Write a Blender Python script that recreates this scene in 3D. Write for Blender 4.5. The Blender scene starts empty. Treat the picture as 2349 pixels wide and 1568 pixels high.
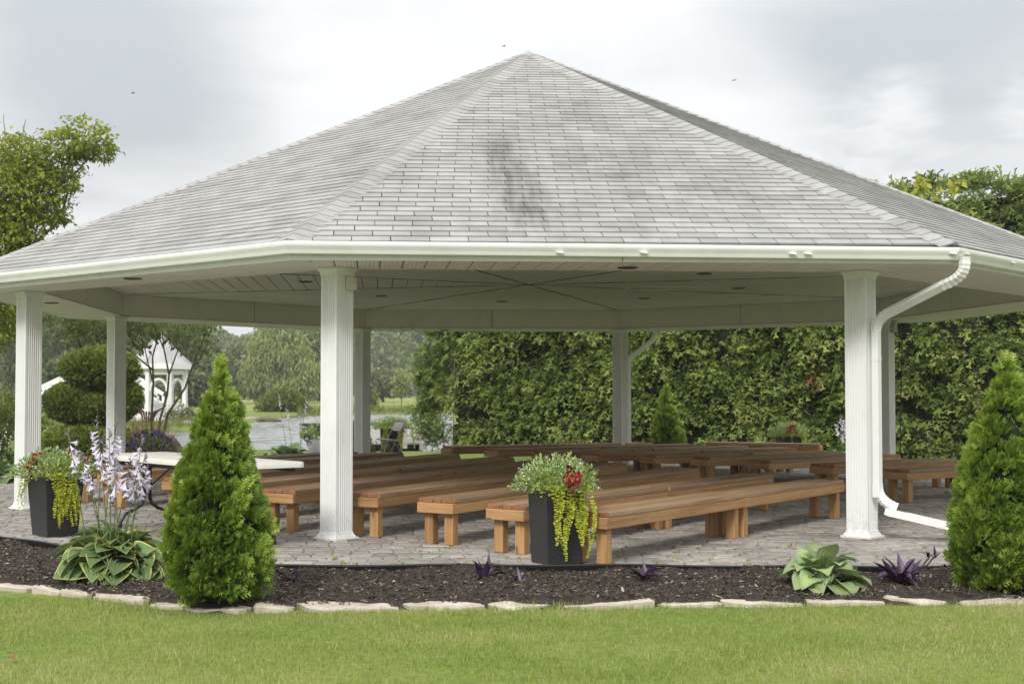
import bpy, bmesh, math, random
import numpy as np
from mathutils import Matrix, Vector

sc = bpy.context.scene
COL = sc.collection
PI = math.pi
R_ = math.radians
rng = np.random.default_rng(7)
random.seed(7)

# ------------------------------------------------------------------ camera
CAM = (-1.51636, -18.39535, 1.34392)
FPX, PPX, PITCH, ROLL = 3100.02, -218.49, 0.0360195, -0.00187627   # for a picture 2349 units wide
cd = bpy.data.cameras.new('camera')
cam = bpy.data.objects.new('camera', cd)
COL.objects.link(cam)
cd.sensor_width = 36.0
cd.lens = FPX / 2349.0 * 36.0
cd.shift_x = -PPX / 2349.0
cd.clip_start, cd.clip_end = 0.1, 3000.0
cam.matrix_world = Matrix.Translation(CAM) @ Matrix.Rotation(PI / 2 + PITCH, 4, 'X') @ Matrix.Rotation(-ROLL, 4, 'Z')
cd.dof.use_dof = True
cd.dof.focus_distance = 11.3
cd.dof.aperture_fstop = 5.6
sc.camera = cam
sc.view_settings.view_transform = 'Standard'
sc.view_settings.look = 'None'
sc.view_settings.gamma = 1.0
sc.view_settings.use_curve_mapping = False
sc.view_settings.exposure = 0.76
sc.render.engine = 'CYCLES'
sc.cycles.use_denoising = True
sc.cycles.max_bounces = 9
sc.cycles.diffuse_bounces = 6
sc.cycles.transparent_max_bounces = 8
sc.cycles.sample_clamp_indirect = 6.0

# ------------------------------------------------------------------ sky and sun (overcast)
SUN_EL, SUN_AZ = R_(38), R_(-112)          # azimuth of the sun as an angle from +x
wd = bpy.data.worlds.new('World')
sc.world = wd
wd.use_nodes = True
wt = wd.node_tree
wt.nodes.clear()


def nd(nt, typ, **kw):
    n = nt.nodes.new(typ)
    for k, v in kw.items():
        if k.startswith('i_'):
            key = k[2:]
            key = int(key) if key.isdigit() else key.replace('_', ' ')
            n.inputs[key].default_value = v
        else:
            setattr(n, k, v)
    return n


def lk(nt, a, b):
    nt.links.new(a, b)


def math_n(nt, op, a, b=None, clamp=False):
    n = nt.nodes.new('ShaderNodeMath')
    n.operation = op
    n.use_clamp = clamp
    for i, v in enumerate((a, b)):
        if v is None:
            continue
        if isinstance(v, (int, float)):
            n.inputs[i].default_value = v
        else:
            nt.links.new(v, n.inputs[i])
    return n.outputs[0]


def ramp_n(nt, fac, stops, interp='LINEAR'):
    n = nt.nodes.new('ShaderNodeValToRGB')
    n.color_ramp.interpolation = interp
    el = n.color_ramp.elements
    while len(el) < len(stops):
        el.new(0.5)
    for e, (p, c) in zip(el, stops):
        e.position = p
        e.color = (c[0], c[1], c[2], 1) if not isinstance(c, (int, float)) else (c, c, c, 1)
    nt.links.new(fac, n.inputs[0])
    return n.outputs[0]


def mix_c(nt, fac, a, b, blend='MIX'):
    n = nt.nodes.new('ShaderNodeMix')
    n.data_type = 'RGBA'
    n.blend_type = blend
    for i, v in ((0, fac), (6, a), (7, b)):
        if isinstance(v, (int, float)):
            n.inputs[i].default_value = v
        elif isinstance(v, tuple):
            n.inputs[i].default_value = (v[0], v[1], v[2], 1)
        else:
            nt.links.new(v, n.inputs[i])
    return n.outputs[2]


def img_dir(x, y):
    a, b = x - 2349 / 2 - PPX, 784 - y
    d = Vector((a / FPX, 1, b / FPX))
    d = Vector((d.x, math.cos(PITCH) * d.y - math.sin(PITCH) * d.z, math.sin(PITCH) * d.y + math.cos(PITCH) * d.z))
    return d.normalized()


def build_world():
    nt = wt
    tc = nd(nt, 'ShaderNodeTexCoord')
    sky = nd(nt, 'ShaderNodeTexSky')
    sky.sky_type = 'NISHITA'
    sky.sun_disc = False
    sky.sun_elevation = SUN_EL
    sky.sun_rotation = PI / 2 - SUN_AZ
    sky.air_density, sky.dust_density = 1.0, 2.0
    dirv = tc.outputs['Generated']
    sep = nd(nt, 'ShaderNodeSeparateXYZ')
    lk(nt, dirv, sep.inputs[0])
    zz = math_n(nt, 'ADD', math_n(nt, 'ABSOLUTE', sep.outputs[2]), 0.16)
    u = math_n(nt, 'DIVIDE', sep.outputs[0], zz)
    v = math_n(nt, 'DIVIDE', sep.outputs[1], zz)
    cmb = nd(nt, 'ShaderNodeCombineXYZ')
    lk(nt, u, cmb.inputs[0]); lk(nt, v, cmb.inputs[1])
    n1 = nd(nt, 'ShaderNodeTexNoise', i_Scale=0.85, i_Detail=5.0, i_Roughness=0.5, i_Distortion=0.3)
    lk(nt, cmb.outputs[0], n1.inputs['Vector'])
    n2 = nd(nt, 'ShaderNodeTexNoise', i_Scale=2.6, i_Detail=6.0, i_Roughness=0.55, i_Distortion=0.4)
    lk(nt, cmb.outputs[0], n2.inputs['Vector'])

    def blob(px, py, rad):
        d = img_dir(px, py)
        n = nd(nt, 'ShaderNodeVectorMath', operation='DISTANCE')
        lk(nt, dirv, n.inputs[0])
        n.inputs[1].default_value = d
        mr = nd(nt, 'ShaderNodeMapRange', interpolation_type='SMOOTHSTEP')
        lk(nt, n.outputs['Value'], mr.inputs[0])
        mr.inputs[1].default_value, mr.inputs[2].default_value = 0.0, rad
        mr.inputs[3].default_value, mr.inputs[4].default_value = 1.0, 0.0
        return mr.outputs[0]
    dark = math_n(nt, 'MULTIPLY', blob(330, 150, 0.17), 0.30)
    dark = math_n(nt, 'ADD', dark, math_n(nt, 'MULTIPLY', blob(120, 30, 0.16), 0.2))
    dark = math_n(nt, 'ADD', dark, math_n(nt, 'MULTIPLY', blob(1930, 120, 0.13), 0.27))
    dark = math_n(nt, 'ADD', dark, math_n(nt, 'MULTIPLY', blob(2330, 110, 0.15), 0.30))
    lite = math_n(nt, 'ADD', math_n(nt, 'MULTIPLY', blob(850, 330, 0.16), 0.10), math_n(nt, 'MULTIPLY', blob(1700, 300, 0.1), 0.2))
    puff = math_n(nt, 'ADD', math_n(nt, 'MULTIPLY', blob(2060, 220, 0.045), 0.9), math_n(nt, 'MULTIPLY', blob(2010, 340, 0.085), 0.62))
    puff = math_n(nt, 'ADD', puff, blob(2345, 240, 0.04))
    n3 = nd(nt, 'ShaderNodeTexNoise', i_Scale=9.0, i_Detail=7.0, i_Roughness=0.6, i_Distortion=0.6)
    lk(nt, cmb.outputs[0], n3.inputs['Vector'])
    puff = math_n(nt, 'ADD', puff, math_n(nt, 'MULTIPLY', math_n(nt, 'SUBTRACT', n3.outputs[0], 0.5), 1.6))
    puff = math_n(nt, 'MULTIPLY', math_n(nt, 'SUBTRACT', puff, 0.30), 1.0, True)
    lum = math_n(nt, 'ADD', math_n(nt, 'MULTIPLY', n1.outputs[0], 0.42), math_n(nt, 'MULTIPLY', n2.outputs[0], 0.40))
    lum = math_n(nt, 'SUBTRACT', math_n(nt, 'ADD', lum, lite), dark)
    lum = math_n(nt, 'ADD', lum, math_n(nt, 'MULTIPLY', puff, 0.26))
    cloud = ramp_n(nt, lum, [(0.10, (.56, .59, .61)), (0.26, (.74, .755, .765)), (0.40, (.90, .905, .91)), (0.60, (1, 1, 1))], 'B_SPLINE')
    cloud = mix_c(nt, 1.0, cloud, (6.3, 6.3, 6.3), 'MULTIPLY')
    # standard overcast sky: luminance rises from horizon to zenith
    rise = math_n(nt, 'ADD', math_n(nt, 'MULTIPLY', math_n(nt, 'MAXIMUM', sep.outputs[2], 0.0), 1.0), 0.84)
    cloud = mix_c(nt, 1.0, cloud, rise, 'MULTIPLY')
    colr = mix_c(nt, 0.93, sky.outputs[0], cloud)
    bg = nd(nt, 'ShaderNodeBackground', i_Strength=0.1)
    lk(nt, colr, bg.inputs[0])
    out = nd(nt, 'ShaderNodeOutputWorld')
    lk(nt, bg.outputs[0], out.inputs[0])


build_world()
sl = bpy.data.lights.new('sun', 'SUN')
sl.energy = 1.5
sl.angle = R_(14)
sl.color = (1.0, 0.96, 0.9)
sun = bpy.data.objects.new('sun', sl)
COL.objects.link(sun)
sd = Vector((math.cos(SUN_EL) * math.cos(SUN_AZ), math.cos(SUN_EL) * math.sin(SUN_AZ), math.sin(SUN_EL)))
sun.rotation_euler = sd.to_track_quat('Z', 'Y').to_euler()
sun.location = (-12, -22, 30)


# ------------------------------------------------------------------ helpers
def at(x, y, Y):
    """point of world depth Y seen at (x, y) of the photograph, 2349 units wide"""
    d = img_dir(x, y)
    t = (Y - CAM[1]) / d.y
    return Vector((CAM[0] + t * d.x, Y, CAM[2] + t * d.z))


def tag(o, label=None, cat=None, group=None, kind=None):
    if label: o['label'] = label
    if cat: o['category'] = cat
    if group: o['group'] = group
    if kind: o['kind'] = kind
    return o


def empty(name, loc=(0, 0, 0), rz=0.0):
    o = bpy.data.objects.new(name, None)
    o.empty_display_size = 0.2
    COL.objects.link(o)
    o.location = loc
    o.rotation_euler = (0, 0, rz)
    return o


def obj(name, me, parent=None, m=None, loc=None, rot=None, scale=None):
    if isinstance(me, MB):
        me = me.mesh(name)
    if m is not None and not me.materials:
        me.materials.append(m)
    o = bpy.data.objects.new(name, me)
    COL.objects.link(o)
    if parent is not None: o.parent = parent
    if loc is not None: o.location = loc
    if rot is not None: o.rotation_euler = rot
    if scale is not None: o.scale = scale if hasattr(scale, '__len__') else (scale,) * 3
    return o


def smooth(me, angle=None):
    for p in me.polygons:
        p.use_smooth = True
    return me


class MB:
    def __init__(self):
        self.v, self.f = [], []

    def add(self, vs, fs):
        b = len(self.v)
        self.v += [tuple(x) for x in vs]
        self.f += [tuple(b + i for i in f) for f in fs]
        return self

    def box(self, x0, x1, y0, y1, z0, z1, M=None):
        vs = [(x, y, z) for z in (z0, z1) for y in (y0, y1) for x in (x0, x1)]
        if M is not None: vs = [M @ Vector(p) for p in vs]
        return self.add(vs, [(0, 2, 3, 1), (4, 5, 7, 6), (0, 1, 5, 4), (2, 6, 7, 3), (0, 4, 6, 2), (1, 3, 7, 5)])

    def prism(self, poly, z0, z1, top_inset=0.0):
        n = len(poly)
        c = (sum(p[0] for p in poly) / n, sum(p[1] for p in poly) / n)
        vs = [(p[0], p[1], z0) for p in poly] + [(p[0], p[1], z1) for p in poly]
        self.add(vs, [tuple(range(n))[::-1], tuple(range(n, 2 * n))] + [(i, (i + 1) % n, n + (i + 1) % n, n + i) for i in range(n)])
        return self

    def rings(self, rings, closed=True, cap=True):
        """rings: list of equally long point lists"""
        n = len(rings[0])
        vs = [p for r in rings for p in r]
        fs = []
        for i in range(len(rings) - 1):
            for j in range(n if closed else n - 1):
                k = (j + 1) % n
                fs.append((i * n + j, i * n + k, (i + 1) * n + k, (i + 1) * n + j))
        if cap:
            fs.append(tuple(range(n))[::-1])
            fs.append(tuple(range((len(rings) - 1) * n, len(rings) * n)))
        return self.add(vs, fs)

    def tube(self, pts, rad, n=6):
        pts = [Vector(p) for p in pts]
        rs = rad if hasattr(rad, '__len__') else [rad] * len(pts)
        rings = []
        prev = None
        for i, p in enumerate(pts):
            d = (pts[min(i + 1, len(pts) - 1)] - pts[max(i - 1, 0)]).normalized()
            a = prev if prev is not None else (Vector((0, 0, 1)) if abs(d.z) < 0.9 else Vector((1, 0, 0)))
            x = (a - d * a.dot(d)).normalized()
            prev = x
            y = d.cross(x)
            rings.append([p + (x * math.cos(t) + y * math.sin(t)) * rs[i] for t in [2 * PI * k / n for k in range(n)]])
        return self.rings(rings)

    def sweep(self, pts, prof, up=(0, 0, 1)):
        """rectangular or free profile (list of 2D) swept along a path, mitred"""
        pts = [Vector(p) for p in pts]
        rings = []
        for i, p in enumerate(pts):
            d = (pts[min(i + 1, len(pts) - 1)] - pts[max(i - 1, 0)]).normalized()
            s = d.cross(Vector(up)).normalized()
            u = s.cross(d)
            rings.append([p + s * a + u * b for a, b in prof])
        return self.rings(rings)

    def lathe(self, prof, n=16, c=(0, 0)):
        return self.rings([[(c[0] + r * math.cos(2 * PI * k / n), c[1] + r * math.sin(2 * PI * k / n), z) for k in range(n)] for r, z in prof])

    def mesh(self, name):
        me = bpy.data.meshes.new(name)
        me.from_pydata([tuple(p) for p in self.v], [], self.f)
        me.update()
        return me


def bevelled(me, w, seg=1):
    bm = bmesh.new()
    bm.from_mesh(me)
    bmesh.ops.recalc_face_normals(bm, faces=bm.faces)
    bmesh.ops.bevel(bm, geom=list(bm.edges), offset=w, segments=seg, affect='EDGES', profile=0.6)
    bm.to_mesh(me)
    bm.free()
    return me


def fastmesh(name, V, F, tint=None, extra=None):
    V = np.asarray(V, np.float32); F = np.asarray(F, np.int32)
    me = bpy.data.meshes.new(name)
    n, (m, k) = len(V), F.shape
    me.vertices.add(n); me.vertices.foreach_set('co', V.ravel())
    me.loops.add(m * k); me.loops.foreach_set('vertex_index', F.ravel())
    me.polygons.add(m); me.polygons.foreach_set('loop_start', np.arange(0, m * k, k, dtype=np.int32))
    try:
        me.polygons.foreach_set('loop_total', np.full(m, k, np.int32))
    except Exception:
        pass
    me.update(calc_edges=True)
    if tint is not None:
        a = me.attributes.new('tint', 'FLOAT', 'POINT')
        a.data.foreach_set('value', np.asarray(tint, np.float32))
    return me


def unit(a):
    return a / np.maximum(np.linalg.norm(a, axis=-1, keepdims=True), 1e-9)


def frames(d, nrm):
    """columns x, y(=d), z(~nrm)"""
    d = unit(d)
    x = unit(np.cross(d, nrm))
    z = np.cross(x, d)
    return np.stack([x, d, z], axis=-1)


def scatter(name, tmpl, P, Rm, S, tint=None):
    tv, tf = tmpl
    tv = np.asarray(tv, float); tf = np.asarray(tf, int)
    P = np.asarray(P, float); n = len(P)
    S = np.broadcast_to(np.asarray(S, float), (n,))
    V = np.einsum('nij,kj->nki', Rm, tv) * S[:, None, None] + P[:, None, :]
    F = tf[None] + (np.arange(n) * len(tv))[:, None, None]
    t = None if tint is None else np.repeat(tint, len(tv))
    return fastmesh(name, V.reshape(-1, 3), F.reshape(-1, tf.shape[1]), t)


def rand_dir(n):
    return unit(rng.normal(size=(n, 3)))


def clip_poly(poly, a, b, c):
    """keep a*x+b*y<=c"""
    out = []
    for i, p in enumerate(poly):
        q = poly[(i + 1) % len(poly)]
        dp, dq = a * p[0] + b * p[1] - c, a * q[0] + b * q[1] - c
        if dp <= 0: out.append(p)
        if dp * dq < 0:
            t = dp / (dp - dq)
            out.append((p[0] + (q[0] - p[0]) * t, p[1] + (q[1] - p[1]) * t))
    return out


def inset_poly(poly, d):
    """convex ccw polygon moved in by d"""
    out = list(poly)
    n = len(poly)
    for i in range(n):
        p, q = poly[i], poly[(i + 1) % n]
        ex, ey = q[0] - p[0], q[1] - p[1]
        l = math.hypot(ex, ey)
        if l < 1e-6: continue
        nx, ny = ey / l, -ex / l
        out = clip_poly(out, nx, ny, nx * p[0] + ny * p[1] - d)
        if len(out) < 3: return []
    return out


def area(poly):
    return 0.5 * sum(p[0] * q[1] - q[0] * p[1] for p, q in zip(poly, poly[1:] + poly[:1]))


# ------------------------------------------------------------------ leaf templates (x across, y along, z normal)
def spray(pairs, w=0.13, droop=0.22):
    v, f = [], []

    def leaflet(bx, by, ang, ln, wd):
        dx, dy = math.sin(ang), math.cos(ang)
        px, py = dy, -dx
        pts = [(bx, by), (bx + dx * ln * .55 + px * wd, by + dy * ln * .55 + py * wd), (bx + dx * ln, by + dy * ln), (bx + dx * ln * .55 - px * wd, by + dy * ln * .55 - py * wd)]
        b = len(v)
        for i, (x, y) in enumerate(pts):
            v.append((x, y, -droop * (x * x * 1.5 + y * y) + (0.03 if i in (1, 3) else 0)))
        f.append((b, b + 1, b + 2, b + 3))
    leaflet(0, 0, 0, 1.0, w * .6)
    for i in range(pairs):
        t = 0.12 + 0.62 * i / max(pairs - 1, 1)
        ln = 0.55 * (1 - t * .55)
        for s in (-1, 1):
            leaflet(0, t, s * (0.85 - .15 * t), ln, w * .55)
    return v, f


SPRAY3 = spray(3)
SPRAY2 = spray(2, 0.17)
LEAF = ([(0, 0, 0), (-.27, .42, .09), (0, 1, -.12), (.27, .42, .09)], [(0, 2, 1), (0, 3, 2)])
LEAF_N = ([(0, 0, 0), (-.13, .45, .04), (0, 1, -.14), (.13, .45, .04)], [(0, 2, 1), (0, 3, 2)])
_h = [(math.sin(a) * .5, .5 - math.cos(a) * .5, 0.05 * math.cos(2 * a)) for a in [2 * PI * k / 6 for k in range(6)]]
ROUND = (_h, [(0, 1, 2, 3), (0, 3, 4, 5)])
NEEDLE = ([(-.09, 0, 0), (.09, 0, 0), (.05, .6, .02), (0, 1, -.05), (-.05, .6, .02)], [(0, 1, 2, 3), (0, 3, 4, 0)][:1])

# ------------------------------------------------------------------ materials
def new_mat(name):
    m = bpy.data.materials.new(name)
    m.use_nodes = True
    nt = m.node_tree
    return m, nt, nt.nodes['Principled BSDF']


def set_in(b, **kw):
    for k, v in kw.items():
        key = {'rough': 'Roughness', 'metal': 'Metallic', 'spec': 'Specular IOR Level', 'ior': 'IOR', 'coat': 'Coat Weight'}[k]
        b.inputs[key].default_value = v


def bump(nt, b, h, strength, dist=0.01):
    n = nd(nt, 'ShaderNodeBump', i_Strength=strength, i_Distance=dist)
    lk(nt, h, n.inputs['Height'])
    lk(nt, n.outputs[0], b.inputs['Normal'])
    return n


def coords(nt, kind='Object', scale=(1, 1, 1)):
    tc = nd(nt, 'ShaderNodeTexCoord')
    mp = nd(nt, 'ShaderNodeMapping')
    lk(nt, tc.outputs[kind], mp.inputs[0])
    mp.inputs['Scale'].default_value = scale
    return mp.outputs[0]


def noise(nt, vec, scale, detail=3.0, rough=.5, dist=0.0):
    n = nd(nt, 'ShaderNodeTexNoise', i_Scale=scale, i_Detail=detail, i_Roughness=rough, i_Distortion=dist)
    if vec is not None: lk(nt, vec, n.inputs['Vector'])
    return n.outputs[0]


def wpos(nt):
    return nd(nt, 'ShaderNodeNewGeometry').outputs['Position']


def orand(nt):
    return nd(nt, 'ShaderNodeObjectInfo').outputs['Random']


def attr(nt, name):
    return nd(nt, 'ShaderNodeAttribute', attribute_name=name).outputs['Fac']


def simple(name, c, rough=.5, var=.12, nscale=6.0, bscale=60.0, bstr=.1, metal=0.0, spec=.5, c2=None):
    m, nt, b = new_mat(name)
    p = wpos(nt)
    n = noise(nt, p, nscale, 4)
    c2 = c2 or tuple(x * (1 - 2 * var) for x in c)
    lk(nt, ramp_n(nt, n, [(.3, c2), (.7, tuple(min(1, x * (1 + var * .5)) for x in c))]), b.inputs['Base Color'])
    set_in(b, rough=rough, metal=metal, spec=spec)
    if bstr: bump(nt, b, noise(nt, p, bscale, 3), bstr, .004)
    return m


def leafy(name, stops, rough=.55, transl=.3, patch=.5, pscale=1.5, spec=.3):
    """stops: ramp over the per-leaf tint; slow patches from position"""
    m, nt, b = new_mat(name)
    t = attr(nt, 'tint')
    n = noise(nt, wpos(nt), pscale, 2)
    f = math_n(nt, 'ADD', t, math_n(nt, 'MULTIPLY', math_n(nt, 'SUBTRACT', n, .5), patch))
    col = ramp_n(nt, f, stops)
    lk(nt, col, b.inputs['Base Color'])
    set_in(b, rough=rough, spec=spec)
    tr = nd(nt, 'ShaderNodeBsdfTranslucent')
    lk(nt, mix_c(nt, .5, col, (.35, .42, .05), 'MIX'), tr.inputs[0])
    mx = nd(nt, 'ShaderNodeMixShader', i_0=transl)
    out = nt.nodes['Material Output']
    lk(nt, b.outputs[0], mx.inputs[1]); lk(nt, tr.outputs[0], mx.inputs[2])
    lk(nt, mx.outputs[0], out.inputs[0])
    return m


M = {}
# white painted aluminium, a little grime
def white_paint(name, c=(.78, .79, .78), rough=.38):
    m, nt, b = new_mat(name)
    p = wpos(nt)
    g = noise(nt, p, 3.0, 5, .6)
    s = noise(nt, coords(nt, 'Object', (5, 5, .6)), 1.0, 3)
    f = math_n(nt, 'ADD', math_n(nt, 'MULTIPLY', g, .6), math_n(nt, 'MULTIPLY', s, .4))
    col = ramp_n(nt, f, [(.28, tuple(x * .90 for x in c)), (.5, c)])
    # soil splashed on the foot of the column, in patches
    sz = nd(nt, 'ShaderNodeSeparateXYZ'); lk(nt, p, sz.inputs[0])
    mr = nd(nt, 'ShaderNodeMapRange'); lk(nt, sz.outputs[2], mr.inputs[0])
    mr.inputs[1].default_value, mr.inputs[2].default_value = .34, .04
    sp = math_n(nt, 'MULTIPLY', mr.outputs[0], math_n(nt, 'MULTIPLY', math_n(nt, 'SUBTRACT', noise(nt, p, 26, 5, .7), .46), 3.0, True), True)
    lk(nt, mix_c(nt, math_n(nt, 'MULTIPLY', sp, .55), col, (.30, .27, .22)), b.inputs['Base Color'])
    set_in(b, rough=rough, spec=.4)
    bump(nt, b, noise(nt, p, 9, 2), .06, .02)
    return m
M['white'] = white_paint('white_aluminium')
M['beam'] = white_paint('white_beam_cladding', (.78, .76, .725), .55)
M['gutter'] = white_paint('gutter_white', (.80, .81, .79), .3)
M['trim'] = white_paint('trim_white', (.76, .77, .76), .5)
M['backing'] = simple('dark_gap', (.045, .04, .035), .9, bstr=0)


def panel_mat():
    m, nt, b = new_mat('vented_soffit')
    uv = nd(nt, 'ShaderNodeUVMap', uv_map='uv').outputs[0]
    sp = nd(nt, 'ShaderNodeSeparateXYZ'); lk(nt, uv, sp.inputs[0])
    w = math_n(nt, 'SINE', math_n(nt, 'MULTIPLY', sp.outputs[1], 2 * PI / .034))
    w2 = math_n(nt, 'SINE', math_n(nt, 'MULTIPLY', sp.outputs[0], 2 * PI / .022))
    holes = math_n(nt, 'MULTIPLY', math_n(nt, 'GREATER_THAN', w, .45), math_n(nt, 'GREATER_THAN', w2, .2))
    g = noise(nt, wpos(nt), 1.7, 4)
    base = ramp_n(nt, g, [(.3, (.80, .78, .75)), (.65, (.87, .855, .83))])
    base = mix_c(nt, .35, base, ramp_n(nt, orand(nt), [(0, (.76, .74, .70)), (1, (.86, .845, .81))]))
    lk(nt, mix_c(nt, math_n(nt, 'MULTIPLY', holes, .3), base, (.12, .11, .1)), b.inputs['Base Color'])
    set_in(b, rough=.5, spec=.35)
    bump(nt, b, w, .5, .004)
    return m
M['panel'] = panel_mat()


def shingle_mat(name, by_attr):
    m, nt, b = new_mat(name)
    p = wpos(nt)
    t = attr(nt, 'tint') if by_attr else orand(nt)
    tone = ramp_n(nt, t, [(0, (.325, .322, .315)), (.35, (.38, .377, .368)), (1, (.425, .423, .413))])
    # blotchy weathering within the tab, granules
    bl = noise(nt, p, 2.2, 5, .65)
    tone = mix_c(nt, 1.0, tone, ramp_n(nt, bl, [(.3, .80), (.55, 1.0), (.8, 1.04)]), 'MULTIPLY')
    gr = noise(nt, p, 240, 2, .7)
    tone = mix_c(nt, 1.0, tone, ramp_n(nt, gr, [(.3, .74), (.7, 1.2)]), 'MULTIPLY')
    # algae streaks that ran down the front slope
    sp = nd(nt, 'ShaderNodeSeparateXYZ'); lk(nt, p, sp.inputs[0])
    st = math_n(nt, 'ADD', math_n(nt, 'MULTIPLY', noise(nt, coords_pos(nt, p, (2.1, .45, .5)), 1.0, 4, .55), .55), math_n(nt, 'MULTIPLY', noise(nt, coords_pos(nt, p, (13, 1.6, 1.6)), 1.0, 4, .6), .45))
    def spot(cx, cz, rx, rz, amp):
        a = math_n(nt, 'DIVIDE', math_n(nt, 'SUBTRACT', sp.outputs[0], cx), rx)
        c = math_n(nt, 'DIVIDE', math_n(nt, 'SUBTRACT', sp.outputs[2], cz), rz)
        q = math_n(nt, 'ADD', math_n(nt, 'MULTIPLY', a, a), math_n(nt, 'MULTIPLY', c, c))
        return math_n(nt, 'MULTIPLY', math_n(nt, 'POWER', 2.718, math_n(nt, 'MULTIPLY', q, -1.0)), amp)
    s = spot(-.62, 3.55, .26, .55, 1.0)
    for a in ((-.45, 3.0, .34, .4, .8), (-.1, 3.9, .8, .45, .35), (.75, 3.55, .7, .45, .42), (1.4, 3.3, .4, .35, .4), (.5, 2.8, .5, .25, .35), (-1.9, 3.6, .6, .5, .25), (2.2, 3.0, .5, .3, .3), (.2, 4.6, .4, .4, .3)):
        s = math_n(nt, 'ADD', s, spot(*a))
    gate = nd(nt, 'ShaderNodeMapRange')
    lk(nt, st, gate.inputs[0]); gate.inputs[1].default_value, gate.inputs[2].default_value = .36, .66
    front = math_n(nt, 'LESS_THAN', sp.outputs[1], -1.2)
    fac = math_n(nt, 'MULTIPLY', math_n(nt, 'MULTIPLY', s, gate.outputs[0]), math_n(nt, 'MULTIPLY', front, .78), True)
    tone = mix_c(nt, fac, tone, (.085, .075, .075))
    lk(nt, tone, b.inputs['Base Color'])
    set_in(b, rough=.9, spec=.2)
    bump(nt, b, gr, .35, .003)
    return m


def coords_pos(nt, p, scale):
    mp = nd(nt, 'ShaderNodeMapping')
    lk(nt, p, mp.inputs[0])
    mp.inputs['Scale'].default_value = scale
    return mp.outputs[0]


M['shingle'] = shingle_mat('grey_shingle', False)
M['shingle_f'] = shingle_mat('grey_shingle_field', True)


def wood_mat(name, stops, ring=1.0, rough=.62):
    m, nt, b = new_mat(name)
    r = orand(nt)
    tc = nd(nt, 'ShaderNodeTexCoord')
    off = nd(nt, 'ShaderNodeVectorMath', operation='ADD')
    cx = nd(nt, 'ShaderNodeCombineXYZ')
    for i, k in enumerate((13.0, 37.0, 71.0)):
        lk(nt, math_n(nt, 'MULTIPLY', r, k), cx.inputs[i])
    lk(nt, tc.outputs['Object'], off.inputs[0]); lk(nt, cx.outputs[0], off.inputs[1])
    v = coords_pos(nt, off.outputs[0], (1.1, 26, 26))
    g = noise(nt, v, 1.0, 4, .6, .6)
    fine = noise(nt, coords_pos(nt, off.outputs[0], (6, 160, 160)), 1.0, 2, .7)
    vor = nd(nt, 'ShaderNodeTexVoronoi', i_Scale=1.0)
    lk(nt, coords_pos(nt, off.outputs[0], (2.6, 9, 9)), vor.inputs['Vector'])
    knot = ramp_n(nt, vor.outputs['Distance'], [(.05, 1.0), (.13, .0)])
    kn = math_n(nt, 'MULTIPLY', knot, math_n(nt, 'GREATER_THAN', noise(nt, off.outputs[0], 2.0, 1), .53))
    col = ramp_n(nt, g, stops)
    col = mix_c(nt, 1.0, col, ramp_n(nt, fine, [(.3, .8), (.7, 1.1)]), 'MULTIPLY')
    col = mix_c(nt, 1.0, col, ramp_n(nt, r, [(0, .78), (.5, 1.0), (1, 1.18)]), 'MULTIPLY')
    col = mix_c(nt, math_n(nt, 'MULTIPLY', kn, .75), col, (.07, .028, .012))
    lk(nt, col, b.inputs['Base Color'])
    set_in(b, rough=rough, spec=.35)
    bump(nt, b, math_n(nt, 'ADD', g, math_n(nt, 'MULTIPLY', fine, .5)), .18, .003)
    return m
M['wood'] = wood_mat('brown_stained_lumber', [(.25, (.26, .135, .052)), (.5, (.43, .245, .102)), (.78, (.51, .315, .145))])
M['wood_seat'] = wood_mat('weathered_seat_lumber', [(.25, (.21, .128, .072)), (.5, (.34, .22, .13)), (.78, (.43, .295, .19))], rough=.55)
M['wood_red'] = wood_mat('reddish_lumber', [(.25, (.19, .08, .04)), (.5, (.31, .14, .07)), (.78, (.38, .19, .10))])
M['wood_dark'] = simple('dark_old_wood', (.10, .06, .035), .8, .3, 8)
M['wood_grey'] = simple('grey_dock_wood', (.36, .34, .31), .8, .2, 5)


def paver_mat(name, by_attr):
    m, nt, b = new_mat(name)
    p = wpos(nt)
    t = attr(nt, 'tint') if by_attr else orand(nt)
    tone = ramp_n(nt, t, [(0, (.28, .255, .232)), (.4, (.345, .318, .29)), (.75, (.385, .355, .325)), (1, (.43, .40, .365))])
    n = noise(nt, p, 9, 5, .65)
    tone = mix_c(nt, 1.0, tone, ramp_n(nt, n, [(.3, .72), (.6, 1.05)]), 'MULTIPLY')
    f = noise(nt, p, 130, 3, .7)
    tone = mix_c(nt, 1.0, tone, ramp_n(nt, f, [(.3, .8), (.7, 1.12)]), 'MULTIPLY')
    big = noise(nt, p, .8, 3)
    tone = mix_c(nt, 1.0, tone, ramp_n(nt, big, [(.35, .84), (.65, 1.08)]), 'MULTIPLY')
    lk(nt, tone, b.inputs['Base Color'])
    set_in(b, rough=.85, spec=.25)
    bump(nt, b, math_n(nt, 'ADD', n, math_n(nt, 'MULTIPLY', f, .4)), .35, .006)
    return m
M['paver'] = paver_mat('tumbled_paver', False)
M['paver_f'] = paver_mat('tumbled_paver_field', True)
M['sand'] = simple('joint_sand', (.10, .085, .07), .95, .3, 12, 90, .3)

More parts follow.
